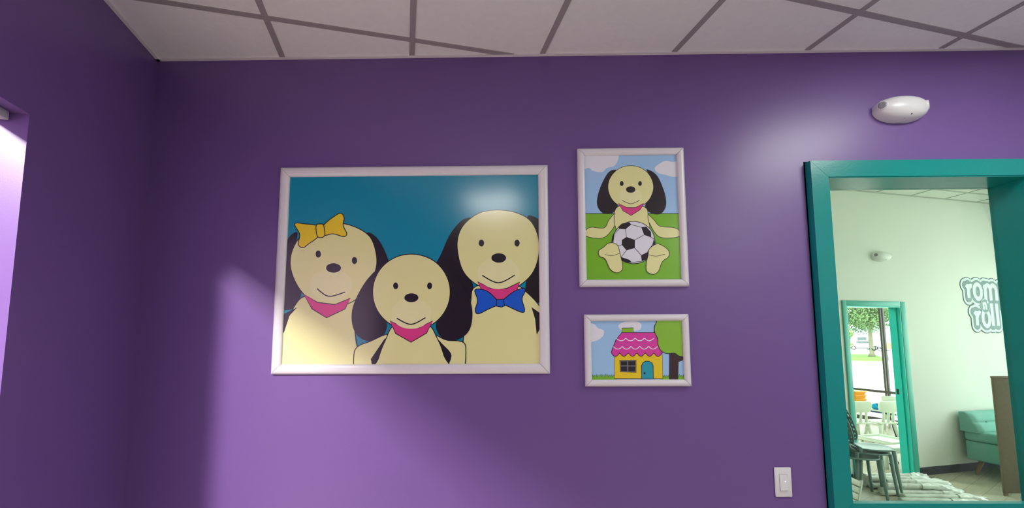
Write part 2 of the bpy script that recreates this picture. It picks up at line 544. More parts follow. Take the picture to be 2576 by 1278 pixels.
# ------------------------------------------------------------------ pictures
ART = {
 'big': [
  ('p','teal',0,[(-728,533),(675,518),(661,-520),(-675,-516)]),
  ('s','dark',0,[(534,237),(582,229),(630,166),(628,-62),(595,-159),(547,-152),(525,-118),(530,-54),(572,19),(589,117)]),
  ('s','dark',0,[(281,233),(232,226),(176,161),(136,71),(105,-10),(162,-76),(211,-141),(279,-141),(279,-68),(226,13),(207,103),(233,178)]),
  ('s','cream',4,[(299,-85),(271,-165),(248,-269),(236,-372),(237,-481),(607,-482),(625,-302),(594,-191),(523,-110),(475,-86)]),
  ('p','dark',0,[(550,-183),(594,-215),(593,-270),(573,-310),(566,-238)]),
  ('s','cream',4,[(209,87),(216,161),(253,219),(322,262),(412,271),(493,254),(550,217),(582,150),(587,68),(564,-13),(515,-70),(451,-100),(363,-100),(291,-73),(234,-11)]),
  ('p','pink',4,[(303,-65),(363,-95),(435,-98),(498,-68),(480,-116),(405,-167),(332,-124)]),
  ('s','blue',4,[(292,-102),(347,-109),(395,-154),(395,-172),(355,-191),(307,-213),(293,-196),(304,-151)]),
  ('s','blue',4,[(417,-154),(467,-114),(515,-96),(521,-112),(507,-146),(519,-197),(502,-206),(435,-176),(417,-172)]),
  ('p','blue',4,[(391,-148),(423,-147),(427,-178),(413,-183),(391,-179)]),
  ('s','pale',0,[(496,-26),(492,-49),(478,-70),(456,-86),(430,-96),(400,-100),(370,-96),(343,-85),(322,-69),(308,-48),(303,-25),(308,-2),(322,19),(343,36),(370,46),(400,50),(430,46),(457,35),(478,18),(492,-3)]),
  ('s','dark',0,[(333,115),(331,107),(327,101),(321,99),(315,101),(310,107),(308,115),(310,123),(314,129),(321,131),(327,129),(331,123)]),
  ('s','dark',0,[(498,114),(496,106),(492,100),(486,97),(480,100),(475,106),(474,114),(475,122),(480,128),(486,130),(492,128),(496,122)]),
  ('s','dark',0,[(435,44),(431,35),(422,27),(408,23),(393,23),(380,28),(370,35),(367,45),(370,55),(380,62),(393,66),(408,66),(422,62),(431,54)]),
  ('l','dark',5,[(324,-36),(399,-71),(475,-36)]),
  ('s','dark',0,[(-541,171),(-581,146),(-605,60),(-608,-71),(-603,-177),(-562,-190),(-526,-169),(-511,-113),(-523,-56),(-549,-6),(-549,92)]),
  ('s','dark',0,[(-216,160),(-171,148),(-128,81),(-102,-1),(-113,-74),(-176,-106),(-210,-74),(-179,8)]),
  ('s','cream',4,[(-511,-137),(-557,-209),(-589,-297),(-597,-479),(-262,-480),(-255,-306),(-270,-219),(-252,-138),(-338,-122),(-451,-129)]),
  ('p','dark',0,[(-601,-217),(-526,-179),(-560,-217),(-583,-297),(-599,-265)]),
  ('s','cream',4,[(-567,18),(-559,92),(-519,158),(-447,198),(-349,214),(-266,194),(-199,148),(-169,73),(-167,-1),(-201,-82),(-264,-150),(-352,-178),(-441,-165),(-500,-117),(-543,-55)]),
  ('p','pink',4,[(-500,-117),(-433,-157),(-352,-167),(-281,-138),(-305,-188),(-389,-228),(-457,-187)]),
  ('s','yellow',4,[(-555,213),(-505,212),(-446,201),(-436,158),(-485,117),(-513,99),(-534,117),(-529,163)]),
  ('s','yellow',4,[(-421,201),(-367,249),(-338,261),(-323,240),(-326,203),(-308,165),(-322,150),(-372,164),(-416,158)]),
  ('s','yellow',4,[(-453,204),(-433,211),(-418,204),(-411,158),(-429,146),(-447,156)]),
  ('s','pale',0,[(-276,-77),(-280,-100),(-293,-120),(-314,-137),(-341,-147),(-371,-150),(-401,-147),(-428,-136),(-450,-119),(-465,-99),(-471,-75),(-467,-52),(-454,-31),(-433,-15),(-406,-4),(-376,-1),(-346,-5),(-318,-16),(-296,-32),(-281,-53)]),
  ('s','dark',0,[(-426,68),(-427,60),(-431,54),(-437,52),(-444,54),(-448,60),(-450,69),(-449,77),(-445,83),(-439,85),(-432,83),(-428,77)]),
  ('s','dark',0,[(-256,37),(-257,29),(-261,23),(-268,20),(-274,23),(-278,29),(-280,37),(-279,45),(-275,51),(-269,53),(-262,51),(-258,45)]),
  ('s','dark',0,[(-330,2),(-333,-8),(-343,-15),(-356,-19),(-371,-19),(-385,-15),(-395,-7),(-399,2),(-396,12),(-387,20),(-373,24),(-358,24),(-344,19),(-334,12)]),
  ('l','dark',5,[(-438,-93),(-382,-129),(-307,-110)]),
  ('s','dark',0,[(-139,9),(-210,-57),(-264,-162),(-272,-243),(-247,-306),(-194,-335),(-139,-327),(-111,-275),(-121,-219),(-143,-155),(-129,-58)]),
  ('s','dark',0,[(120,32),(185,-11),(251,-109),(280,-197),(268,-285),(216,-329),(148,-324),(116,-280),(123,-220),(146,-140),(138,-59)]),
  ('s','cream',4,[(-107,-305),(-186,-337),(-238,-358),(-257,-393),(-246,-480),(-167,-480),(-175,-417),(-138,-362)]),
  ('s','cream',4,[(104,-306),(164,-332),(228,-338),(251,-368),(237,-481),(158,-481),(185,-403),(141,-348)]),
  ('p','dark',0,[(-118,-323),(-180,-417),(-167,-457),(-142,-457),(-122,-370)]),
  ('p','dark',0,[(121,-324),(186,-395),(166,-458),(147,-457),(133,-371)]),
  ('s','cream',4,[(-68,-259),(-115,-331),(-146,-417),(-155,-480),(166,-481),(153,-403),(121,-324),(72,-260)]),
  ('s','cream',4,[(178,-113),(170,-167),(145,-216),(107,-254),(57,-279),(3,-287),(-52,-278),(-102,-253),(-143,-214),(-169,-166),(-179,-111),(-172,-57),(-148,-7),(-109,32),(-59,57),(-4,65),(52,56),(103,31),(143,-9),(169,-59)]),
  ('p','pink',4,[(-97,-243),(-32,-274),(36,-276),(100,-244),(72,-300),(2,-341),(-69,-301)]),
  ('s','pale',0,[(92,-211),(87,-232),(75,-252),(55,-267),(30,-277),(1,-280),(-27,-277),(-52,-267),(-73,-251),(-86,-232),(-91,-210),(-87,-188),(-75,-169),(-55,-153),(-29,-144),(-1,-140),(27,-144),(53,-154),(74,-170),(87,-189)]),
  ('s','dark',0,[(-62,-83),(-63,-90),(-67,-96),(-73,-98),(-79,-96),(-83,-90),(-85,-83),(-84,-75),(-80,-69),(-74,-67),(-68,-69),(-64,-75)]),
  ('s','dark',0,[(94,-84),(93,-91),(89,-97),(83,-99),(77,-97),(73,-91),(72,-83),(73,-76),(77,-70),(83,-68),(89,-70),(93,-76)]),
  ('s','dark',0,[(32,-138),(29,-147),(20,-154),(8,-158),(-7,-158),(-20,-154),(-29,-147),(-32,-138),(-29,-129),(-20,-122),(-7,-118),(7,-118),(20,-122),(29,-129)]),
  ('l','dark',5,[(-65,-232),(0,-260),(66,-230)]),
 ],
 'ball': [
  ('p','sky',0,[(-288,380),(349,373),(333,10),(-293,15)]),
  ('p','grass',0,[(-293,17),(333,12),(315,-394),(-300,-391)]),
  ('l','dark',3,[(-293,17),(333,12)]),
  ('s','white',0,[(-231,320),(-69,318),(-56,279),(-76,244),(-109,235),(-134,215),(-176,221),(-195,236),(-233,231)]),
  ('s','white',0,[(113,233),(143,257),(167,266),(204,261),(280,270),(277,197),(202,189),(164,198),(127,208)]),
  ('s','dark',0,[(-67,224),(-105,212),(-145,137),(-161,64),(-138,20),(-96,15),(-67,42),(-70,83),(-88,122),(-90,181)]),
  ('s','dark',0,[(75,226),(122,196),(154,115),(159,52),(134,13),(92,14),(63,41),(73,82),(90,130),(88,189)]),
  ('s','cream',2.5,[(-67,25),(-106,-13),(-130,-52),(-191,-49),(-216,-65),(-215,-89),(-174,-100),(-122,-92),(-71,-25)]),
  ('s','cream',2.5,[(59,22),(100,-15),(127,-46),(192,-54),(218,-72),(214,-94),(172,-102),(116,-92),(76,-25)]),
  ('s','cream',2.5,[(-62,49),(60,45),(74,-15),(80,-63),(58,-149),(-53,-148),(-74,-62),(-83,-14)]),
  ('s','cream',2.5,[(104,140),(97,108),(81,79),(57,57),(28,42),(-5,38),(-37,43),(-66,58),(-89,81),(-103,110),(-108,142),(-102,174),(-86,202),(-62,225),(-32,240),(1,244),(34,239),(63,224),(85,201),(99,172)]),
  ('p','pink',2.5,[(-62,65),(-25,44),(18,43),(58,64),(38,32),(-4,5),(-41,28)]),
  ('s','pale',0,[(49,96),(46,84),(39,74),(27,65),(12,60),(-4,58),(-21,60),(-35,66),(-47,74),(-54,85),(-56,97),(-53,109),(-45,120),(-33,129),(-19,134),(-2,136),(14,134),(29,128),(40,119),(47,108)]),
  ('s','dark',0,[(-35,158),(-36,153),(-39,148),(-43,147),(-48,148),(-51,153),(-52,159),(-50,164),(-47,169),(-43,170),(-39,169),(-36,164)]),
  ('s','dark',0,[(50,158),(49,152),(46,148),(42,146),(37,148),(34,152),(33,158),(35,164),(38,168),(42,169),(46,168),(49,164)]),
  ('s','dark',0,[(19,129),(17,122),(11,117),(2,114),(-8,114),(-16,117),(-22,122),(-24,129),(-22,136),(-16,141),(-7,144),(3,144),(12,141),(17,135)]),
  ('l','dark',2.5,[(-45,78),(-4,61),(37,77)]),
  ('s','white',3,[(102,-123),(99,-145),(91,-166),(78,-184),(62,-200),(43,-212),(22,-219),(0,-221),(-21,-218),(-42,-211),(-60,-199),(-76,-183),(-87,-165),(-94,-144),(-96,-122),(-93,-100),(-85,-79),(-72,-60),(-56,-44),(-37,-33),(-16,-25),(6,-23),(28,-26),(49,-33),(67,-45),(83,-61),(94,-80),(100,-101)]),
  ('p','dark',0,[(-50,-110),(-29,-96),(10,-110),(8,-148),(-30,-159),(-51,-133)]),
  ('p','dark',0,[(-65,-48),(-48,-33),(-13,-27),(-5,-38),(-32,-60),(-60,-58)]),
  ('p','dark',0,[(41,-51),(64,-48),(85,-74),(85,-99),(53,-87)]),
  ('p','dark',0,[(97,-106),(102,-125),(99,-154),(89,-134)]),
  ('p','dark',0,[(-56,-190),(-18,-203),(-7,-216),(-27,-216),(-57,-202)]),
  ('p','dark',0,[(36,-182),(65,-168),(81,-175),(61,-201),(38,-210)]),
  ('p','dark',0,[(-95,-114),(-93,-90),(-83,-81),(-90,-124)]),
  ('l','dark',2,[(-32,-60),(-29,-96)]),
  ('l','dark',2,[(-5,-38),(41,-51)]),
  ('l','dark',2,[(10,-110),(53,-87)]),
  ('l','dark',2,[(8,-148),(36,-182)]),
  ('l','dark',2,[(-30,-159),(-56,-190)]),
  ('l','dark',2,[(-51,-133),(-81,-138)]),
  ('l','dark',2,[(-60,-58),(-83,-81)]),
  ('l','dark',2,[(85,-99),(97,-106)]),
  ('l','dark',2,[(89,-134),(65,-168)]),
  ('l','dark',2,[(-7,-216),(38,-210)]),
  ('s','cream',2.5,[(-158,-161),(-137,-145),(-109,-124),(-73,-133),(-58,-186),(-50,-242),(-75,-263),(-107,-247),(-129,-199),(-155,-185)]),
  ('s','cream',2.5,[(75,-153),(110,-130),(144,-144),(165,-168),(159,-192),(132,-213),(112,-257),(87,-271),(60,-257),(58,-224),(68,-182)]),
  ('l','dark',2,[(-131,-178),(-96,-183),(-61,-172)]),
  ('l','dark',2,[(72,-181),(105,-187),(145,-178)]),
 ],
 'house': [
  ('p','sky',0,[(-305,178),(309,175),(292,-196),(-311,-195)]),
  ('s','white',0,[(-232,118),(-191,118),(-173,99),(-148,90),(-149,67),(-169,49),(-192,40),(-234,40)]),
  ('s','white',0,[(-81,108),(-57,126),(-2,130),(22,117),(19,94),(-4,86),(-59,85)]),
  ('p','grass',2.5,[(-238,-195),(-237,-113),(-211,-104),(-207,-116),(-203,-108),(-199,-120),(-194,-110),(-189,-116),(-186,-108),(-181,-120),(-177,-108),(-172,-116),(-168,-108),(-164,-120),(-159,-106),(-155,-116),(-151,-108),(-147,-120),(-142,-105),(-138,-116),(-134,-108),(-130,-120),(-125,-111),(-120,-117),(-117,-108),(-112,-120),(-108,-109),(-103,-117),(-99,-108),(-95,-120),(-96,-117),(-98,-195)]),
  ('p','grass',2.5,[(100,-196),(103,-115),(110,-112),(115,-119),(120,-112),(124,-121),(129,-113),(134,-119),(139,-112),(143,-121),(148,-106),(153,-119),(158,-112),(162,-121),(167,-107),(172,-119),(177,-112),(181,-121),(186,-108),(191,-119),(196,-112),(200,-121),(205,-109),(210,-119),(215,-112),(219,-121),(231,-196)]),
  ('p','yellow2',3,[(-102,-15),(113,-16),(111,-128),(-104,-127)]),
  ('p','lime',3,[(-65,99),(-14,100),(-13,74),(-66,74)]),
  ('p','magenta',3,[(-66,79),(83,78),(100,38),(113,-14),(113,-12),(107,-21),(100,-27),(94,-29),(87,-27),(81,-21),(75,-12),(69,-20),(62,-26),(56,-29),(49,-26),(43,-20),(37,-12),(30,-20),(24,-26),(17,-28),(11,-26),(5,-20),(-1,-12),(-8,-20),(-14,-26),(-21,-28),(-27,-26),(-33,-20),(-39,-12),(-46,-20),(-53,-26),(-59,-28),(-65,-26),(-72,-20),(-78,-12),(-84,-20),(-91,-26),(-97,-28),(-104,-26),(-110,-20),(-116,-12),(-111,3),(-92,48)]),
  ('l','white',3.5,[(-91,53),(-84,47),(-77,43),(-70,42),(-63,43),(-56,47),(-49,53),(-42,47),(-35,43),(-28,42),(-21,43),(-14,47),(-7,53),(0,47),(7,43),(14,42),(21,43),(28,47),(35,52),(42,47),(49,43),(56,41),(63,43),(70,47),(77,52)]),
  ('l','white',3.5,[(-106,16),(-100,11),(-93,6),(-87,5),(-80,6),(-73,10),(-66,16),(-60,10),(-53,6),(-47,4),(-40,6),(-33,10),(-27,16),(-20,10),(-14,6),(-7,4),(0,6),(6,10),(13,16),(20,10),(26,6),(33,4),(39,6),(46,10),(53,16),(59,10),(66,6),(72,4),(79,6),(86,10),(93,16)]),
  ('p','gray',2,[(-79,-46),(-5,-45),(-7,-99),(-78,-97)]),
  ('p','dark',0,[(-73,-50),(-46,-50),(-47,-68),(-74,-68)]),
  ('p','dark',0,[(-41,-50),(-10,-49),(-10,-68),(-41,-68)]),
  ('p','dark',0,[(-74,-73),(-47,-73),(-47,-93),(-74,-93)]),
  ('p','dark',0,[(-41,-73),(-10,-74),(-11,-95),(-42,-94)]),
  ('p','doorteal',3,[(17,-128),(18,-70),(25,-57),(36,-50),(52,-50),(65,-57),(70,-70),(69,-128)]),
  ('s','dark',0,[(35,-103),(34,-107),(30,-108),(27,-107),(26,-103),(27,-100),(31,-99),(34,-100)]),
  ('p','brown',2,[(146,2),(181,2),(182,-30),(195,-27),(203,-31),(207,-44),(183,-53),(178,-133),(140,-133)]),
  ('s','lime',3,[(90,158),(93,130),(83,107),(82,80),(94,52),(95,25),(107,-2),(134,-16),(166,-14),(188,-27),(220,-31),(257,-17),(264,157)]),
 ],
}

AC = {'teal': (0, 146, 176), 'cream': (240, 240, 168), 'pale': (245, 244, 182), 'dark': (34, 29, 32), 'pink': (232, 68, 142),
      'blue': (28, 98, 216), 'yellow': (246, 216, 38), 'sky': (165, 208, 244), 'grass': (128, 196, 44), 'white': (236, 238, 244),
      'yellow2': (244, 214, 24), 'lime': (140, 198, 46), 'magenta': (226, 62, 168), 'gray': (120, 118, 120), 'doorteal': (30, 164, 182), 'brown': (58, 36, 34)}
AM = {k: mat('ink_'+n, rgb(*AC[k]), 0.18, 0.85, vary=0.015, nscale=4) for k, n in
      (('teal', 'teal'), ('cream', 'cream'), ('pale', 'pale_cream'), ('dark', 'black'), ('pink', 'pink'), ('blue', 'blue'), ('yellow', 'gold'), ('sky', 'sky_blue'),
       ('grass', 'grass_green'), ('white', 'white'), ('yellow2', 'yellow'), ('lime', 'leaf_green'), ('magenta', 'magenta'), ('gray', 'grey'), ('doorteal', 'door_teal'), ('brown', 'brown'))}
def smooth_closed(p, k=5):
    o = []
    n = len(p)
    for i in range(n):
        a, b, c, d = p[i-1], p[i], p[(i+1) % n], p[(i+2) % n]
        for j in range(k):
            t = j/k
            o.append(tuple(0.5*((2*b[q]) + (-a[q]+c[q])*t + (2*a[q]-5*b[q]+4*c[q]-d[q])*t*t + (-a[q]+3*b[q]-3*c[q]+d[q])*t**3) for q in (0, 1)))
    return o
def smooth_open(p, k=6):
    if len(p) < 3:
        return p
    e = [p[0]] + list(p) + [p[-1]]
    o = []
    for i in range(1, len(e)-2):
        a, b, c, d = e[i-1:i+3]
        for j in range(k):
            t = j/k
            o.append(tuple(0.5*((2*b[q]) + (-a[q]+c[q])*t + (2*a[q]-5*b[q]+4*c[q]-d[q])*t*t + (-a[q]+3*b[q]-3*c[q]+d[q])*t**3) for q in (0, 1)))
    return o + [p[-1]]
def clip(p, r):
    x0, z0, x1, z1 = r
    for ax, lim, sg in ((0, x0, 1), (0, x1, -1), (1, z0, 1), (1, z1, -1)):
        o = []
        for i in range(len(p)):
            a, b = p[i-1], p[i]
            ia, ib = (a[ax]-lim)*sg >= 0, (b[ax]-lim)*sg >= 0
            if ia != ib:
                t = (lim-a[ax])/(b[ax]-a[ax])
                o.append((a[0]+(b[0]-a[0])*t, a[1]+(b[1]-a[1])*t))
            if ib:
                o.append(b)
        p = o
        if len(p) < 3:
            return []
    q = [p[0]]
    for a in p[1:]:
        if abs(a[0]-q[-1][0])+abs(a[1]-q[-1][1]) > 1e-6:
            q.append(a)
    return q
class Print:
    def __init__(self, rect, y):
        self.mb = MB()
        self.r = rect
        self.y = y
    def fill(self, p, col):
        p = clip(p, self.r)
        if len(p) < 3:
            return
        self.y -= 0.00006
        self.mb.use(AM[col])
        vs = [self.mb.bm.verts.new((a/1000, self.y, b/1000)) for a, b in p]
        for t in tessellate_polygon([[Vector((a, b, 0)) for a, b in p]]):
            try:
                f = self.mb.bm.faces.new([vs[i] for i in t])
            except ValueError:
                continue
            f.normal_update()
            if f.normal.y > 0:
                f.normal_flip()
            f.material_index = self.mb.cur
    def stroke(self, p, w, col, closed):
        n = len(p)
        self.y -= 0.00006
        L = []
        for i in range(n):
            a = p[i-1] if (closed or i > 0) else p[i]
            b = p[(i+1) % n] if (closed or i < n-1) else p[i]
            dx, dz = b[0]-a[0], b[1]-a[1]
            d = math.hypot(dx, dz) or 1
            L.append((p[i], (-dz/d*w/2, dx/d*w/2)))
        y0 = self.y
        for i in range(n if closed else n-1):
            (a, na), (b, nb) = L[i], L[(i+1) % n]
            self.y = y0 + 0.00006
            self.fill([(a[0]+na[0], a[1]+na[1]), (b[0]+nb[0], b[1]+nb[1]), (b[0]-nb[0], b[1]-nb[1]), (a[0]-na[0], a[1]-na[1])], col)
        self.y = y0
    def draw(self, items):
        for k, col, w, pts in items:
            if k == 'l':
                self.stroke(smooth_open(pts), w, col, False)
                continue
            q = smooth_closed(pts) if k == 's' else pts
            self.fill(q, col)
            if w:
                self.stroke(q, w, 'dark', True)

def frame_mesh(w, h, rail, depth, parent):
    """four mitred mouldings, rounded over; hairline gaps at the mitres"""
    mb = MB().use(WHITEFRAME)
    prof = [(0, 0), (0, -depth*.55), (.10, -depth*.80), (.25, -depth*.95), (.45, -depth), (.65, -depth*.97), (.82, -depth*.86), (.94, -depth*.66), (1, -depth*.5), (1, 0)]
    hw, hh = w/2, h/2
    C = [(-hw, -hh), (hw, -hh), (hw, hh), (-hw, hh)]
    I = [(-hw+rail, -hh+rail), (hw-rail, -hh+rail), (hw-rail, hh-rail), (-hw+rail, hh-rail)]
    gap = 0.0009
    for k in range(4):
        a, b, ia, ib = C[k], C[(k+1) % 4], I[k], I[(k+1) % 4]
        dx, dz = (b[0]-a[0]), (b[1]-a[1])
        d = math.hypot(dx, dz)
        dx, dz = dx/d*gap, dz/d*gap
        A = [mb.bm.verts.new((a[0]+dx+(ia[0]-a[0])*t, y, a[1]+dz+(ia[1]-a[1])*t)) for t, y in prof]
        B = [mb.bm.verts.new((b[0]-dx+(ib[0]-b[0])*t, y, b[1]-dz+(ib[1]-b[1])*t)) for t, y in prof]
        n = len(prof)
        fs = []
        for i in range(n):
            fs.append(mb.bm.faces.new((A[i], A[(i+1) % n], B[(i+1) % n], B[i])))
        mb._take(fs, True)
        mb._take([mb.bm.faces.new(A), mb.bm.faces.new(B[::-1])])
    return mb.build('frame', parent=parent, auto=50)
def picture(label, cx, cz, w, h, rail, depth, key, group, roll=0.0):
    t = thing('framed_picture', label, 'picture', (cx, WALL_Y, cz), 0, group)
    t.rotation_euler = (0, roll, 0)
    frame_mesh(w, h, rail, depth, t)
    iw, ih = (w/2-rail+.004)*1000, (h/2-rail+.004)*1000
    pr = Print((-iw, -ih, iw, ih), -0.006)
    pr.draw(ART[key])
    pr.mb.build('print', parent=t, normals=False)
    mb = MB().use(WHITEPLASTIC)
    mb.box((-iw/1000, -.0055, -ih/1000), (iw/1000, -.0005, ih/1000))
    mb.build('backing_board', parent=t)
    return t
picture('largest white-framed picture, three puppies before a teal background', -.4905, 1.967, 1.262, .968, .045, .022, 'big', 'white-framed cartoon pictures on the purple wall')
picture('upright white-framed picture of a puppy sitting with a football on grass', .529, 2.202, .497, .655, .033, .022, 'ball', 'white-framed cartoon pictures on the purple wall')
picture('smallest white-framed picture, yellow house with pink roof', .533, 1.587, .471, .322, .030, .022, 'house', 'white-framed cartoon pictures on the purple wall')

# ------------------------------------------------------------------ switch
t = thing('light_switch', 'white rocker switch plate low on the purple wall beside the teal window', 'switch', (1.152, WALL_Y, 1.012))
mb = MB().use(WHITEPLASTIC)
mb.box((-.0365, -.007, -.0625), (.0365, 0, .0625), bevel=.004)
mb.build('plate', parent=t)
mb = MB().use(WHITEPLASTIC)
ax = lambda a, b, d: Vector((a, d, b))
mb.hexa([Vector(p) for p in ((-.0165, -.0055, -.0335), (.0165, -.0055, -.0335), (.0165, -.0125, -.0335), (-.0165, -.0125, -.0335), (-.0165, -.0055, .0335), (.0165, -.0055, .0335), (.0165, -.008, .0335), (-.0165, -.008, .0335))])
mb.build('rocker', parent=t)
mb = MB().use(GREYLENS)
for a in ((-.0175, -.0345, -.0165, .0345), (.0165, -.0345, .0175, .0345), (-.0165, -.0355, .0165, -.0337), (-.0165, .0337, .0165, .0343)):
    mb.box((a[0], -.0076, a[1]), (a[2], -.0065, a[3]))
mb.build('gap', parent=t)
mb = MB().use(mat('status_light', (0.9, 0.9, 0.9, 1), .2, .8, vary=0, emit=(1, 1, 1, 1), estr=1.5))
mb.ball((.006, -.0110, .004), .0016, 8, 6)
mb.build('indicator', parent=t)

# ------------------------------------------------------------------ emergency lights
def emergency_light(label, loc, rotz, k=1.0):
    t = thing('emergency_light', label, 'emergency light', loc, rotz, 'oval emergency lights')
    W2, H2, DP = .128*k, .063*k, .082*k
    mb = MB().use(WHITEPLASTIC)
    def dome(a, b):
        th, ph = 2*math.pi*a, math.pi/2*b
        c = lambda x, p: math.copysign(abs(x)**p, x)
        r = math.sin(ph)**.8 if ph > 0 else 0
        return Vector((W2*r*c(math.cos(th), .9), -DP*math.cos(ph)**.75 if ph < math.pi/2-1e-6 else 0, H2*r*c(math.sin(th), .9)))
    mb.grid(dome, 40, 14, True)
    mb.grid(lambda a, b: Vector((W2*b*math.cos(2*math.pi*a), 0, H2*b*math.sin(2*math.pi*a))), 40, 1)
    mb.build('housing', parent=t)
    for s in (-1, 1):
        d = Vector((s*.80, -.60, .04)).normalized()
        c = Vector((s*.096*k, -.036*k, .008*k))
        mb = MB().use(WHITEPLASTIC)
        mb.tube([c-d*.03*k, c, c+d*.012*k, c+d*.022*k, c+d*.0225*k], [.026*k, .026*k, .0255*k, .0235*k, .018*k], 20)
        h = mb.build('lamp_head', parent=t)
        mb = MB().use(GREYLENS)
        mb.tube([c+d*.018*k, c+d*.0232*k, c+d*.0245*k], [.018*k, .0175*k, .012*k], 20)
        mb.build('lens', parent=h)
    mb = MB().use(BLACKPLASTIC)
    mb.tube([(.012*k, -.060*k, -.040*k), (.012*k, -.066*k, -.046*k)], .0035*k, 8)
    mb.build('test_button', parent=t)
    mb = MB().use(BLACKPLASTIC)
    mb.tube([(-.006*k, -.040*k, -.050*k), (-.006*k, -.047*k, -.056*k)], .003*k, 8)
    mb.build('test_button', parent=t)
    mb = MB().use(MATS['status_light'])
    mb.ball((.036*k, -.070*k, -.030*k), .003*k, 8, 6)
    mb.build('indicator', parent=t)
    return t
emergency_light('white oval emergency light with two lamp heads above the teal window frame', (1.792, WALL_Y, 2.700), 0, .93)
emergency_light('small-looking white emergency light above the teal doorway in the pale room', UV(5.708, VFAR, 2.652), ANG, 1.05)

# ------------------------------------------------------------------ waiting room beyond the window
DU0, DU1, DH = 5.122, 5.961, 2.035   # doorway in the far wall
FT = 0.11
mb = MB().use(WHITEWALL)
mb.uvbox(0.2, DU0, VFAR, VFAR+FT, 0, FARCEIL+.02)
mb.uvbox(DU1, USTORE, VFAR, VFAR+FT, 0, FARCEIL+.02)
mb.uvbox(DU0, DU1, VFAR, VFAR+FT, DH, FARCEIL+.02)
struct(mb.build('wall_far'))
mb = MB().use(WHITEWALL)
p = [UV(0.2, v_wall(0.2)+.145), UV(0.3, v_wall(0.3)+.145), UV(0.3, 9.1), UV(0.2, 9.1)]
mb.hexa([Vector((q.x, q.y, 0)) for q in p] + [Vector((q.x, q.y, FARCEIL+.02)) for q in p])
struct(mb.build('wall_waiting_side'))
mb = MB().use(WHITEWALL)
mb.uvbox(0.2, USTORE, 9.1, 9.2, 0, FARCEIL)
struct(mb.build('wall_playroom'))
mb = MB().use(mat('waiting_ceiling_tile', (0.78, 0.80, 0.74, 1), .9, .1, vary=.03, nscale=30))
p = [UV(0.2, v_wall(0.2)+.145), UV(USTORE, v_wall(USTORE)+.145), UV(USTORE, 9.2), UV(0.2, 9.2)]
mb.hexa([Vector((q.x, q.y, FARCEIL)) for q in p] + [Vector((q.x, q.y, FARCEIL+.05)) for q in p])
struct(mb.build('ceiling'))
mb = MB().use(mat('waiting_grid_bar', (0.50, 0.52, 0.47, 1), .6, .3, vary=.03))
for i in range(-9, 6):
    u = 5.727 + i*.585
    mb.uvbox(u-TW, u+TW, v_wall(u)+.2, VFAR, FARCEIL-.005, FARCEIL+.001)
for j in range(0, 7):
    v = 3.93 - j*.585
    mb.uvbox(max(.35, u_wall(v)+.8) if v < 2 else .35, USTORE, v-TW, v+TW, FARCEIL-.0055, FARCEIL+.001)
mb.uvbox(.35, USTORE, VFAR-.02, VFAR, FARCEIL-.010, FARCEIL+.001)
struct(mb.build('trim_2'))
mb = MB().use(DARKBASE)
mb.uvbox(DU1+.08, USTORE-.05, VFAR-.008, VFAR, 0, .092)
mb.uvbox(.35, DU0-.08, VFAR-.008, VFAR, 0, .092)
struct(mb.build('baseboard_far'))

d1 = thing('door_1', 'teal doorway in the pale far wall opening to the play room', 'doorway', UV(0, VFAR, 0), ANG)
struct(d1)
tw = .062
TEALD = mat('emerald_door_paint', (0.0, 0.58, 0.50, 1), .35, .5, vary=.03)
TEALC = mat('sea_green_casing_paint', (0.06, 0.46, 0.38, 1), .4, .5, vary=.03)
for (a, b, c, d) in ((DU0-tw, DU0, 0, DH+tw), (DU1, DU1+tw+.02, 0, DH+tw), (DU0, DU1, DH, DH+tw)):
    mb = MB().use(TEALC)
    mb.box((a, -.016, c), (b, 0, d), bevel=.004)
    mb.build('casing', parent=d1)
for (a, b) in ((DU0, DU0+.012), (DU1-.012, DU1)):
    mb = MB().use(TEALD)
    mb.box((a, -.012, 0), (b, FT+.012, DH))
    s = 1 if a == DU0 else -1
    e = b if s == 1 else a
    mb.box((min(e, e+s*.012), .03, 0), (max(e, e+s*.012), .065, DH-.012))
    mb.build('jamb', parent=d1)
mb = MB().use(TEALD)
mb.box((DU0+.012, -.012, DH-.012), (DU1-.012, FT+.012, DH))
mb.build('head', parent=d1)
mb = MB().use(BLACKPLASTIC)
mb.box((DU1-.0145, .078, .955), (DU1-.011, .105, 1.02))
mb.build('strike_plate', parent=d1)

# ------------------------------------------------------------------ wall lettering
sign = thing('wall_sign', "cut-out grey and white lettering reading romp n' roll on the pale wall", 'sign', UV(7.3, VFAR, 2.1), ANG)
GL = {'r': [[(.34, .02), (.38, .96)], [(.02, .90), (.36, .70)], [(.42, .60), (.60, .80), (.80, .86), (1.0, .80)]],
      'o': [[(.5+.5*math.cos(a*math.pi/10), .5+.5*math.sin(a*math.pi/10)) for a in range(21)]],
      'm': [[(.10, .02), (.10, .97)], [(.10, .70), (.20, .88), (.32, .95), (.44, .88), (.50, .70), (.50, .02)], [(.50, .70), (.60, .88), (.75, .95), (.90, .86), (.97, .68), (.97, .02)], [(.0, .90), (.10, .78)]],
      'p': [[(.12, .0), (.12, .97)], [(.12, .50), (.2, .80), (.5, .97), (.8, .86), (.95, .62), (.8, .36), (.5, .24), (.15, .36)]],
      'l': [[(.5, .0), (.5, 1.0)]],
      'n': [[(.15, .02), (.12, .97)], [(.12, .70), (.3, .90), (.6, .93), (.82, .72), (.86, .02)], [(-.05, .88), (.10, .82)]],
      "'": [[(.6, 1.0), (.3, 0)]]}
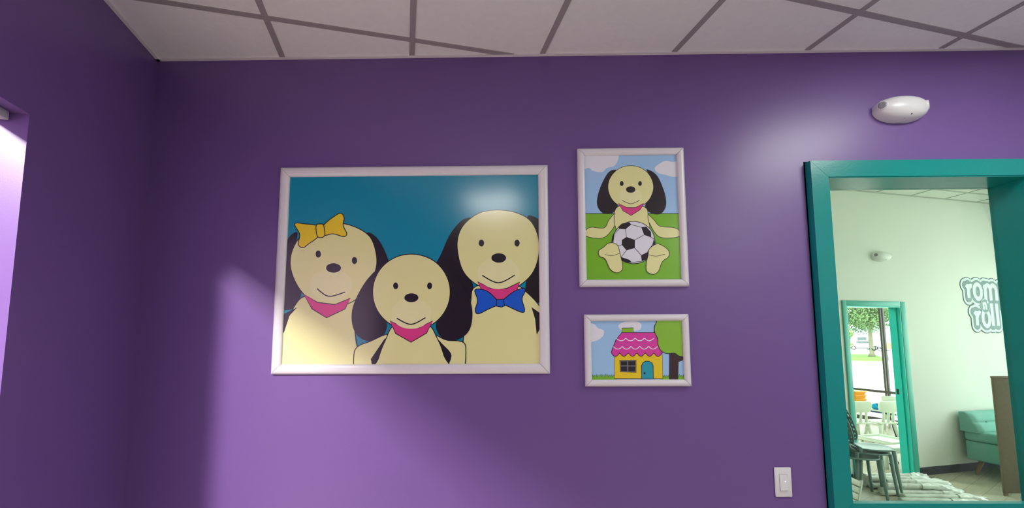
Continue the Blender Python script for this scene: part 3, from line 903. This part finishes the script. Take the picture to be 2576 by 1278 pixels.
LETTERS = [('r', -.185, -.075, .060, .255), ('o', -.045, .085, .055, .250), ('m', .135, .365, .035, .255), ('p', .430, .560, -.05, .250),
           ('r', -.085, .030, -.295, -.095), ('o', .062, .185, -.300, -.100), ('l', .225, .260, -.295, .000), ('l', .325, .345, -.295, .000)]
STEP = [0]
def strokes(mb, ch, box, w, d0, round_ends):
    a0, a1, b0, b1 = box
    for path in GL[ch]:
        P = [Vector((a0+(a1-a0)*x, b0+(b1-b0)*y)) for x, y in path]
        for q0, q1 in zip(P[:-1], P[1:]):
            n = (q1-q0).normalized()
            n = Vector((-n.y, n.x))*w/2
            STEP[0] += 1
            d = d0 + STEP[0]*1e-5
            c = [q0-n, q1-n, q1+n, q0+n]
            mb.hexa([Vector((p.x, -d, p.y)) for p in c] + [Vector((p.x, 0, p.y)) for p in c])
        for k, q in enumerate(P):
            if (k in (0, len(P)-1)) and not round_ends:
                continue
            STEP[0] += 1
            d = d0 + STEP[0]*1e-5
            mb.prism([(q.x+w/2*math.cos(2*math.pi*i/14), q.y+w/2*math.sin(2*math.pi*i/14)) for i in range(14)], -d, 0, lambda a, b_, dd: Vector((a, dd, b_)))
WL = .055
for nm, m, w, d, rd in (('outline', VINYLDARK, WL+.142, .002, True), ('border', VINYLWHITE, WL+.120, .0045, True), ('shadow_letters', VINYLGREY, WL+.058, .0070, True), ('letters', VINYLWHITE, WL, .0095, False)):
    mb = MB().use(m)
    STEP[0] = 0
    for ch, a0, a1, b0, b1 in LETTERS:
        strokes(mb, ch, (a0, a1, b0, b1), w, d, rd)
    mb.build(nm, parent=sign, normals=False)
mb = MB()
def disc(r, d, m, n=36):
    mb.use(m)
    mb.prism([(.128+r*.86*math.cos(2*math.pi*i/n), -.035+r*1.0*math.sin(2*math.pi*i/n)) for i in range(n)], -d, 0, lambda a, b_, q: Vector((a, q, b_)))
disc(.096, .0110, VINYLWHITE)
disc(.088, .0118, VINYLGREY)
STEP[0] = 0
mb.use(VINYLWHITE)
strokes(mb, 'n', (.088, .150, -.085, .010), .030, .0124, False)
strokes(mb, "'", (.170, .182, .000, .030), .022, .0124, False)
mb.build('badge', parent=sign, normals=False)

# ------------------------------------------------------------------ sofa
def cushion(mb, a, b, r, puff=0.0):
    mb.box(a, b, bevel=r, seg=4)
so = thing('sofa', 'sea-green fabric sofa on splayed wooden legs against the pale wall', 'sofa', UV(6.75, 4.155, 0), ANG)
SL, SD = 1.75, .74
mb = MB().use(SOFAFAB); cushion(mb, (0, -SD, .165), (SL, -.02, .395), .022); mb.build('base', parent=so)
mb = MB().use(SOFAFAB); cushion(mb, (-.012, -SD-.02, .397), (SL/2-.004, -.02, .515), .035); mb.build('seat_cushion', parent=so)
mb = MB().use(SOFAFAB); cushion(mb, (SL/2+.004, -SD-.02, .397), (SL+.012, -.02, .515), .035); mb.build('seat_cushion', parent=so)
mb = MB().use(SOFAFAB)
def backf(a, b):
    x = -.03 + (SL+.06)*a
    z = .505 + .235*b
    yy = -.20 + .125*b**1.2
    puff = .022*(1-abs(2*((b*2) % 1)-1)**4)
    rim = min(1.0, min(a, 1-a)*30, (1-b)*14)
    return Vector((x, yy - puff*rim + (1-rim)*.02, z))
NB = 72
mb.grid(backf, NB, 24, True)
mb.grid(lambda a, b: (backf(a, 1).lerp(Vector((backf(a, 1).x, -.005, .735)), b)), NB, 3, True)
mb.grid(lambda a, b: Vector((-.03+(SL+.06)*a, -.005, .735-.23*b)), NB, 3, True)
for e in (0, 1):
    mb.grid(lambda a, b: backf(e, a).lerp(Vector((backf(e, a).x, -.005, .505+.23*a)), b), 24, 3, True)
mb.build('backrest', parent=so)
for i in range(5):
    mb = MB().use(SOFAFAB)
    mb.ball((.18+SL*i/5.0, -.152, .622), (.013, .009, .013), 10, 6)
    mb.build('tufting_button', parent=so)
for (x, y, dx, dy) in ((.10, -.12, -.09, 0.02), (.10, -SD+.1, -.09, -.05), (SL-.1, -.12, .09, .02), (SL-.1, -SD+.1, .09, -.05)):
    mb = MB().use(WOODLEG)
    mb.tube([(x, y, .17), (x+dx*.5, y+dy*.5, .085), (x+dx, y+dy, 0)], [.026, .021, .015], 14)
    mb.build('leg', parent=so)

# ------------------------------------------------------------------ brown board
cb = thing('divider_board', 'tall brown board standing upright in front of the sea-green sofa', 'board', (5.055, 4.859, 0))
mb = MB().use(BROWN)
mb.box((0, 0, .03), (.48, .022, 1.215), bevel=.002)
mb.build('panel', parent=cb)
mb = MB().use(mat('brown_laminate_top', (0.24, 0.18, 0.14, 1), .45, .4, vary=.12, nscale=30))
mb.box((-.002, -.003, 1.215), (.482, .026, 1.236), bevel=.003)
mb.build('top_edge', parent=cb)
for x in (.0, .44):
    mb = MB().use(BROWN)
    mb.box((x+.004, -.0, 0), (x+.036, .022, .03))
    mb.build('foot', parent=cb)

# ------------------------------------------------------------------ stacking chairs
def garden_chair(label, loc, rotz):
    t = thing('stacking_chair', label, 'chair', loc, rotz, 'sage stacking chairs beside the window')
    mb = MB().use(CHAIRGREEN)
    def seat(sgn):
        def fn(a, b):
            x, y = 2*a-1, 2*b-1
            k = (1-abs(x)**3.2*.0)
            px = x*math.sqrt(1-.42*y*y)*.185
            py = y*math.sqrt(1-.42*x*x)*.185
            dish = .018*(1-x*x)*(1-y*y)
            return Vector((px, py, .415 - dish + (0 if sgn > 0 else -.016)))
        return fn
    mb.grid(seat(1), 16, 16); mb.grid(seat(-1), 16, 16)
    f1, f0 = seat(1), seat(-1)
    for e in range(4):
        fn = (lambda a, e=e: ((a, 0), (1, a), (1-a, 1), (0, 1-a))[e])
        mb.grid(lambda a, b: f1(*fn(a)).lerp(f0(*fn(a)), b), 16, 1)
    mb.build('seat', parent=t)
    mb = MB().use(CHAIRGREEN)                     # perforated oval back
    def bk(a, b):
        th = (a-.5)*2.2
        hgt = .055 + .345*b
        w = .185*math.sqrt(max(.0, 1-abs(2*b-1)**2.6*.88))
        return Vector((-.195-.09*b + .06*(math.sin(th)**2), w*math.sin(th)/math.sin(1.1), .43+hgt))
    NA, NBK = 15, 15
    fs = mb.grid(bk, NA, NBK)
    holes = [f for i, f in enumerate(fs) if (i // NBK) % 2 == 1 and (i % NBK) % 2 == 1]
    r = bmesh.ops.inset_individual(mb.bm, faces=holes, thickness=.0035)
    bmesh.ops.delete(mb.bm, geom=holes, context='FACES')
    bmesh.ops.solidify(mb.bm, geom=list(mb.bm.faces), thickness=.007)
    mb._take(mb.bm.faces, True)
    mb.build('backrest', parent=t)
    for s in (-1, 1):
        mb = MB().use(CHAIRGREEN)
        mb.tube([(-.12, s*.10, .405), (-.185, s*.095, .445), (-.213, s*.085, .53), (-.232, s*.08, .60)], [.013, .014, .012, .010], 10)
        mb.build('back_support', parent=t)
    for sx in (-1, 1):
        for sy in (-1, 1):
            mb = MB().use(CHAIRGREEN)
            mb.tube([(sx*.145, sy*.145, .408), (sx*.158, sy*.154, .2), (sx*.175, sy*.165, 0)], [.019, .016, .012], 12)
            mb.build('leg', parent=t)
    return t
CR = math.radians(-16)
garden_chair('lowest sage stacking chair, its smaller-looking seat under the others', UV(4.70, 3.84, 0), CR)
garden_chair('middle sage stacking chair, nested directly under the topmost one', UV(4.825, 3.83, .045), CR)
garden_chair('topmost sage stacking chair with its full seat showing', UV(4.875, 3.83, .080), CR)

# ------------------------------------------------------------------ white slatted folding chair
sl = thing('slatted_chair', 'white slatted folding chair lying low beside the stacked sage chairs', 'chair', (2.945, 4.30, 0), 0)
Mb = Matrix.Translation((0.01, 0, .14)) @ Matrix.Rotation(math.radians(24), 4, 'Y') @ Matrix.Rotation(math.radians(-12), 4, 'X')
mb = MB().use(SLATWHITE)
for i in range(4):
    mb.box((-.17, -.008, .02+i*.062), (.17, .008, .070+i*.062), M=Mb, bevel=.002)
mb.build('back_slats', parent=sl)
for s in (-1, 1):
    mb = MB().use(SLATWHITE)
    mb.box((s*.17-.009, -.012, -.04), (s*.17+.009, .014, .272), M=Mb, bevel=.003)
    mb.build('side_rail', parent=sl)
mb = MB().use(SLATWHITE)
for i in range(4):
    mb.box((-.17, -.30+i*.062, .075+i*.006), (.17, -.25+i*.062, .09+i*.006), bevel=.002)
mb.build('seat_slats', parent=sl)
for s in (-1, 1):
    mb = MB().use(SLATWHITE)
    mb.tube([(s*.18, -.30, 0), (s*.18, -.12, .07), (s*.18, .05, .16)], .009, 8)
    mb.build('leg', parent=sl)
    mb = MB().use(SLATWHITE)
    mb.tube([(s*.19, .10, 0), (s*.19, -.08, .075), (s*.19, -.29, .085)], .009, 8)
    mb.build('leg', parent=sl)

# ------------------------------------------------------------------ pile of wrapped poles on the floor
rr = random.Random(11)
def wrapped_pole(label, p0, p1, r):
    p0, p1 = Vector(p0), Vector(p1)
    d = p1-p0
    t = thing('wrapped_pole', label, 'wrapped pole', p0, math.atan2(d.y, d.x), 'plastic-wrapped poles on the floor')
    L = d.length
    mb = MB().use(WRAP)
    n = 22
    path, rad = [], []
    for i in range(n+1):
        s = i/n
        path.append((L*s, rr.uniform(-.003, .003), rr.uniform(-.002, .002) + d.z*s))
        rad.append(r*(1+rr.uniform(-.08, .06)))
    mb.tube(path, rad, 12)
    mb.build('pole', parent=t)
    mb = MB().use(WRAPEND)                        # crumpled loose film at the end
    le = rr.uniform(.16, .34)
    NA = 16
    cr = [[rr.uniform(-1, 1.3) for _ in range(9)] for _ in range(NA)]
    cx = [[rr.uniform(-1, 1) for _ in range(9)] for _ in range(NA)]
    def fn(a, b):
        ia, ib = int(round(a*NA)) % NA, int(round(b*8))
        th = 2*math.pi*a
        k = r*(1.08 + b*.35 + min(1, b*3)*.38*cr[ia][ib])*(1-.35*b**3)
        return Vector((L-.03+le*b + .03*b*cx[ia][ib], k*math.cos(th)*1.15, max(-r*1.0, k*math.sin(th) - .5*r*b) + d.z))
    mb.grid(fn, NA, 8, True)
    mb.build('loose_film', parent=t)
    return t
ROLL_TXT = ['topmost wrapped pole of the pile, nearest the pale wall', 'second wrapped pole down from the top of the pile', 'wrapped pole lying in the upper layer beside the doorway',
            'wrapped pole in the upper layer with flared film end', 'wrapped pole at the wall side of the bottom layer', 'wrapped pole second from the wall in the bottom layer',
            'wrapped pole third from the wall in the bottom layer', 'wrapped pole fourth from the wall in the bottom layer', 'wrapped pole fifth from the wall in the bottom layer',
            'wrapped pole reaching out past the chair legs', 'short-looking wrapped pole sticking out furthest over the floor', 'wrapped pole closest to the window sill']
RL = [((3.87, 5.205, .098), (4.42, 5.215, .098), .032), ((3.87, 5.135, .095), (4.34, 5.125, .095), .030), ((4.00, 5.062, .090), (4.32, 5.035, .090), .028), ((3.88, 4.92, .090), (4.26, 4.90, .090), .027),
      ((3.85, 5.240, .033), (4.56, 5.250, .033), .030), ((3.85, 5.170, .033), (4.48, 5.170, .033), .030), ((3.86, 5.098, .033), (4.44, 5.092, .033), .029), ((3.98, 5.025, .033), (4.42, 5.012, .033), .029), ((3.84, 4.952, .031), (4.38, 4.940, .031), .028),
      ((3.80, 4.882, .031), (4.44, 4.866, .031), .028), ((3.92, 4.765, .031), (4.48, 4.735, .031), .028), ((3.80, 4.655, .031), (4.30, 4.615, .031), .028)]
for txt, (a, b, r) in zip(ROLL_TXT, RL):
    wrapped_pole(txt, a, b, r)

# ------------------------------------------------------------------ play room seen through the doorway
def kid_chair(label, loc, rotz, k=1.0):
    t = thing('childs_chair', label, 'chair', loc, rotz, "white children's chairs in the play room")
    mb = MB().use(KIDWHITE)
    mb.box((-.165*k, -.15*k, .285*k), (.165*k, .15*k, .315*k), bevel=.013*k, seg=3)
    mb.build('seat', parent=t)
    mb = MB().use(KIDWHITE)
    out = []
    for (cx, cz, a0) in ((.125, .600, 0), (-.125, .600, 90), (-.110, .515, 180), (.110, .515, 270)):
        for i in range(6):
            an = math.radians(a0+i*18)
            out.append(((cx+.045*math.cos(an))*k, (cz+.045*math.sin(an))*k))
    mb.prism(out, -.165*k, -.125*k, lambda a, b, d: Vector((a, d - (a/k)**2*0 - (b-.5*k)*.12, b)), bevel=.008*k)
    mb.build('backrest', parent=t)
    for x in (-.085, 0, .085):
        mb = MB().use(KIDWHITE)
        mb.tube([(x*k, -.125*k, .30*k), (x*k, -.14*k, .40*k), (x*k, -.145*k, .49*k)], [.021*k, .018*k, .019*k], 10)
        mb.build('spindle', parent=t)
    for sx in (-1, 1):
        for sy in (-1, 1):
            mb = MB().use(KIDWHITE)
            mb.tube([(sx*.12*k, sy*.11*k, .295*k), (sx*.165*k, sy*.15*k, 0)], [.030*k, .020*k], 12)
            mb.build('leg', parent=t)
    return t
kid_chair("white child's chair with its back showing, beside the stack of orange trays", UV(7.165, 5.85, 0), ANG-math.radians(14))
kid_chair("white child's chair with its back showing, beside the emerald door jamb", UV(7.58, 5.75, 0), ANG-math.radians(8))
kid_chair("paler child's chair behind the other two, against the bright glass", UV(8.68, 6.30, 0), ANG-math.radians(68), .95)

kt = thing('play_table', "low white children's tray table with a raised rim in the doorway", 'table', UV(6.38, 4.80, 0), ANG)
mb = MB().use(KIDWHITE)
mb.box((-.20, -.24, .25), (.20, .24, .278), bevel=.005)
mb.build('tabletop', parent=kt)
mb = MB().use(KIDWHITE)
for a, b in (((-.20, -.24), (-.178, .24)), ((.178, -.24), (.20, .24)), ((-.178, -.24), (.178, -.218)), ((-.178, .218), (.178, .24))):
    mb.box((a[0], a[1], .278), (b[0], b[1], .30))
mb.build('rim', parent=kt)
for sx in (-1, 1):
    for sy in (-1, 1):
        mb = MB().use(KIDWHITE)
        mb.tube([(sx*.165, sy*.20, .25), (sx*.18, sy*.215, 0)], [.028, .02], 12)
        mb.build('leg', parent=kt)
kt2 = thing('play_table', "white children's table with a thick apron close behind the doorway", 'table', UV(6.08, 4.51, 0), ANG)
mb = MB().use(KIDWHITE)
mb.box((-.17, -.14, .255), (.45, .02, .285), bevel=.006)
mb.build('tabletop', parent=kt2)
mb = MB().use(KIDWHITE)
mb.box((-.16, -.13, .215), (.44, .01, .255))
mb.build('apron', parent=kt2)
for x in (-.125, .405):
    for y in (-.11, -.01):
        mb = MB().use(KIDWHITE)
        mb.tube([(x, y, .215), (x, y, 0)], [.034, .026], 12)
        mb.build('leg', parent=kt2)

ft = thing('folding_table', 'folding table with a white top and navy legs under the orange trays', 'table', UV(8.15, 6.15, 0), ANG)
mb = MB().use(KIDWHITE)
mb.box((-.20, -.36, .385), (.20, .80, .41), bevel=.006)
mb.build('tabletop', parent=ft)
mb = MB().use(NAVY)
mb.box((-.205, -.365, .372), (-.195, .805, .398)); mb.box((.195, -.365, .372), (.205, .805, .398))
mb.build('edge_band', parent=ft)
for s, y in ((-1, -.22), (1, .62)):
    for x in (-.15, .15):
        mb = MB().use(NAVY)
        mb.tube([(x, y, .38), (x, y+s*.10, 0)], .014, 8)
        mb.build('leg', parent=ft)
def tray(label, z):
    t = thing('orange_tray', label, 'tray', UV(8.17, 6.66, z), ANG, 'stacked orange trays')
    mb = MB().use(ORANGE)
    mb.hexa([Vector(p) for p in ((-.11, -.13, 0), (.11, -.13, 0), (.11, .17, 0), (-.11, .17, 0), (-.125, -.15, .062), (.125, -.15, .062), (.125, .19, .062), (-.125, .19, .062))])
    mb.build('body', parent=t)
    mb = MB().use(ORANGE)
    mb.box((-.14, -.165, .055), (.14, .205, .068), bevel=.003)
    mb.build('rim', parent=t)
for i, txt in enumerate(('lowest orange tray of the stack on the folding table', 'orange tray second from the bottom of the stack', 'orange tray third from the bottom of the stack', 'topmost orange tray of the stack')):
    tray(txt, .412+i*.069)
mb = MB().use(BLUECLOTH)
mb.grid(lambda a, b: Vector((0, 0, 0)) + UV(8.08, 6.16, .411) + Vector((.085*math.cos(2*math.pi*a)*math.sin(math.pi*b)*(1+.2*math.sin(6*math.pi*a)), .10*math.sin(2*math.pi*a)*math.sin(math.pi*b), .05*(1-math.cos(math.pi*b))*(.8+.3*math.sin(4*math.pi*a+3*b)))), 28, 12)
tag(mb.build('cloth_bundle'), 'crumpled bright blue cloth on the folding table', 'cloth')
mb = MB().use(BLACKPLASTIC)
mb.hexa([UV(6.22, 4.62, .0), UV(6.34, 4.62, .0), UV(6.34, 4.67, .0), UV(6.22, 4.67, .0), UV(6.22, 4.62, .008), UV(6.34, 4.62, .035), UV(6.34, 4.67, .035), UV(6.22, 4.67, .008)])
tag(mb.build('door_wedge'), 'small dark wedge on the play room floor beside the door jamb', 'wedge')

# ------------------------------------------------------------------ shop front
w2 = thing('window_2', 'dark framed shop front glazing at the end of the play room', 'window', UV(USTORE, 0, 0), ANG)
struct(w2)
V0, V1 = v_wall(USTORE)+.15, 9.1
ZT = 2.75
mulls = []
v = 6.655
while v > V0+.2: v -= 1.62
v += 1.62
while v < V1:
    mulls.append(v); v += 1.62
for v in mulls:
    if abs(v-VFAR) < .12:
        continue
    mb = MB().use(ALU)
    mb.box((-.02, v-.040, .10), (.02, v-.010, ZT)); mb.box((-.02, v+.010, .10), (.02, v+.040, ZT))
    mb.use(ALULIGHT)
    mb.box((-.016, v-.010, .10), (.016, v+.010, ZT))
    mb.build('mullion', parent=w2)
for z0, z1 in ((.04, .12), (.605, .65), (ZT-.02, ZT+.06)):
    mb = MB().use(ALU)
    mb.box((-.025, V0, z0), (.025, V1, z1))
    mb.build('rail', parent=w2)
edges = [V0] + mulls + [V1]
for a, b in zip(edges[:-1], edges[1:]):
    for z0, z1 in ((.12, .605), (.65, ZT-.02)):
        mb = MB().use(SHOPGLASS)
        mb.box((-.004, a+.01, z0), (.004, b-.01, z1))
        mb.build('pane', parent=w2)
mb = MB().use(WHITEWALL)
mb.uvbox(USTORE-.06, USTORE+.08, V0, V1, ZT+.06, FARCEIL+.03)
struct(mb.build('wall_shopfront'))
# dark curly vinyl on the glass
mb = MB().use(VINYLDARK)
def ribbon(pts, w):
    pts = smooth_open(pts)
    for i in range(len(pts)-1):
        a, b = Vector(pts[i]), Vector(pts[i+1])
        n = (b-a).normalized()
        n = Vector((-n.y, n.x))*w/2
        q = [a+n, b+n, b-n, a-n]
        mb.quad([Vector((-.0045, p.x+VD, p.y)) for p in q])
ZV = 1.455
VD = -.05
ribbon([(6.94, ZV), (6.91, ZV-.03), (6.88, ZV-.04), (6.86, ZV-.01), (6.875, ZV+.02), (6.85, ZV+.03)], .022)
ribbon([(6.84, ZV), (6.82, ZV+.025), (6.775, ZV+.02), (6.745, ZV-.02), (6.77, ZV-.045), (6.81, ZV-.03), (6.835, ZV+.005)], .014)
ribbon([(6.745, ZV-.02), (6.71, ZV-.03), (6.60, ZV-.03)], .012)
ribbon([(7.03, ZV-.01), (7.0, ZV-.02), (6.97, ZV)], .02)
mb.build('window_lettering', parent=w2, normals=False)

# ------------------------------------------------------------------ outdoors
mb = MB().use(CONCRETE)
mb.uvbox(USTORE+.1, 160, -60, 150, -.12, -.02)
struct(mb.build('ground'))
IS = [(29.2, 26.8), (33.2, 24.2), (47.5, 36.0), (42.5, 40.0)]
mb = MB().use(CURB)
mb.hexa([UV(u, v, -.02) for u, v in IS] + [UV(u, v, .10) for u, v in IS])
c = [sum(p[0] for p in IS)/4, sum(p[1] for p in IS)/4]
ins = [(p[0]+(c[0]-p[0])*.05, p[1]+(c[1]-p[1])*.05) for p in IS]
struct(mb.build('kerb'))
mb = MB().use(GRASS)
mb.hexa([UV(u, v, .09) for u, v in ins] + [UV(u, v, .16) for u, v in ins])
struct(mb.build('lawn'))

def tree(name, label, loc, h, rt, blobs, leafm, nleaf, ls, seed):
    r = random.Random(seed)
    t = thing(name, label, 'tree', loc)
    mb = MB().use(BARK)
    mb.tube([(0, 0, 0), (.03, 0, h*.04), (0.02, .02, h*.2), (.05, 0, h*.42), (.0, .05, h*.6)], [rt*1.9, rt*1.15, rt, rt*.8, rt*.4], 14)
    for i in range(6):
        a = i*1.05+.4
        z = h*(.3+.05*i)
        mb.tube([(0.03, 0, z), (math.cos(a)*h*.12, math.sin(a)*h*.12, z+h*.10), (math.cos(a)*h*.25, math.sin(a)*h*.25, z+h*.18)], [rt*.45, rt*.3, rt*.12], 8)
    mb.build('trunk', parent=t)
    mb = MB().use(leafm)
    tot = sum(b[3]**2 for b in blobs)
    for bx, by, bz, br in blobs:
        for _ in range(int(nleaf*br*br/tot)):
            d = Vector((r.gauss(0, 1), r.gauss(0, 1), r.gauss(0, 1))).normalized()
            p = Vector((bx, by, bz)) + d*br*(r.random()**.35)
            n = (d + Vector((r.gauss(0, .6), r.gauss(0, .6), r.gauss(0, .6)+.4))).normalized()
            a = n.orthogonal().normalized()
            b = n.cross(a)
            an = r.uniform(0, 6.28)
            a, b = a*math.cos(an)+b*math.sin(an), b*math.cos(an)-a*math.sin(an)
            s = ls*r.uniform(.6, 1.3)
            mb.quad([p-a*s, p-b*s*.5, p+a*s, p+b*s*.5])
    mb.build('foliage', parent=t, normals=False)
    return t
rb = random.Random(4)
blobs = [(rb.gauss(0, 2.0), rb.gauss(0, 2.0), rb.uniform(3.1, 7.4), rb.uniform(.9, 1.6)) for _ in range(38)]
tree('tree', 'spreading green shade tree on the grass island outside', UV(39.4, 30.2, .15), 8.5, .15, blobs, LEAF, 52000, .085, 5)
blobs = [(rb.gauss(0, .3), rb.gauss(0, .3), rb.uniform(1.0, 2.1), rb.uniform(.25, .5)) for _ in range(9)]
tree('sapling', 'slender young tree with pale leaves at the near edge of the lawn', UV(34.2, 28.4, .15), 2.3, .04, blobs, LEAF2, 1400, .10, 6)

pb = thing('bollard', 'short dark post at the end of the grass island', 'post', UV(33.9, 24.9, -.02), ANG)
mb = MB().use(DARKTRIM)
mb.tube([(0, 0, 0), (0, 0, .5), (0, 0, .53)], [.07, .07, .05], 12); mb.build('post', parent=pb)
mb = MB().use(RUBBER)
mb.tube([(0, 0, 0), (0, 0, .03)], .1, 12); mb.build('base', parent=pb)

def car(label, loc, rotz, paint, s=1.0):
    t = thing('car', label, 'car', loc, rotz)
    prof = [(-2.2, .35), (-2.25, .60), (-2.15, .90), (-1.55, 1.0), (-.95, 1.42), (-.2, 1.52), (.8, 1.50), (1.55, 1.12), (2.15, 1.02), (2.25, .70), (2.2, .35)]
    mb = MB().use(paint)
    def sec(hw, k):
        return [(x, hw*(1 if z < 1.05 else .82), z) for x, z in prof]
    A = [mb.bm.verts.new((x*s, -y*s, z*s)) for x, y, z in sec(.88, 0)]
    B = [mb.bm.verts.new((x*s, y*s, z*s)) for x, y, z in sec(.88, 0)]
    n = len(prof)
    fs = [mb.bm.faces.new(A), mb.bm.faces.new(B[::-1])]
    for i in range(n):
        fs.append(mb.bm.faces.new((A[i], B[i], B[(i+1) % n], A[(i+1) % n])))
    mb._take(fs)
    mb.build('body', parent=t)
    for sy in (-1, 1):
        mb = MB().use(CARGLASS)
        y = sy*.80*s
        mb.hexa([Vector(p)*1 for p in ((-1.25*s, y-.03*s, 1.06*s), (1.25*s, y-.03*s, 1.06*s), (1.25*s, y+.05*s*1, 1.06*s), (-1.25*s, y+.05*s, 1.06*s), (-.85*s, y-.05*s, 1.38*s), (.78*s, y-.05*s, 1.38*s), (.78*s, y+.0*s, 1.38*s), (-.85*s, y+.0*s, 1.38*s))])
        mb.build('side_window', parent=t)
    mb = MB().use(DARKTRIM)
    mb.box((-2.27*s, -.80*s, .22*s), (2.27*s, .80*s, .50*s), bevel=.03)
    mb.build('bumper', parent=t)
    for sx in (-1.38, 1.38):
        for sy in (-1, 1):
            mb = MB().use(RUBBER)
            mb.tube([(sx*s, sy*.72*s, .33*s), (sx*s, sy*.90*s, .33*s)], .33*s, 20)
            wh = mb.build('wheel', parent=t)
            mb = MB().use(ALULIGHT)
            mb.tube([(sx*s, sy*.90*s, .33*s), (sx*s, sy*.915*s, .33*s)], .20*s, 16)
            mb.build('hubcap', parent=wh)
    return t
car('white car parked close outside the shop front, beside the dark mullion', UV(25.75, 15.45, -.02), ANG+math.radians(-52), CARWHITE)
car('white car parked beyond the shade tree', UV(72.7, 56.8, -.02), ANG+math.radians(-52), CARWHITE)
car('red car parked in the distance beside the white one', UV(77.4, 51.6, -.02), ANG+math.radians(-52), CARRED)

bd = thing('shop_building', 'pale building with a cyan roof and orange brick base across the car park', 'building', UV(82, 66, -.02), ANG)
mb = MB().use(STUCCO)
mb.box((0, -10, 0), (8, 14, 2.6)); mb.build('walls', parent=bd)
mb = MB().use(TERRACOTTA)
mb.box((-.15, -9.5, 0), (0, -3.5, 1.1)); mb.build('brick_base', parent=bd)
mb = MB().use(ROOFCYAN)
mb.hexa([Vector(p) for p in ((-.6, -10.5, 2.6), (8.6, -10.5, 2.6), (8.6, 14.5, 2.6), (-.6, 14.5, 2.6), (3, -7, 4.2), (5, -7, 4.2), (5, 11, 4.2), (3, 11, 4.2))])
mb.build('roof', parent=bd)
for y in (-2.4, .6, 3.6):
    mb = MB().use(CARGLASS)
    mb.box((-.06, y, .9), (.02, y+1.6, 2.1)); mb.build('shop_window', parent=bd)
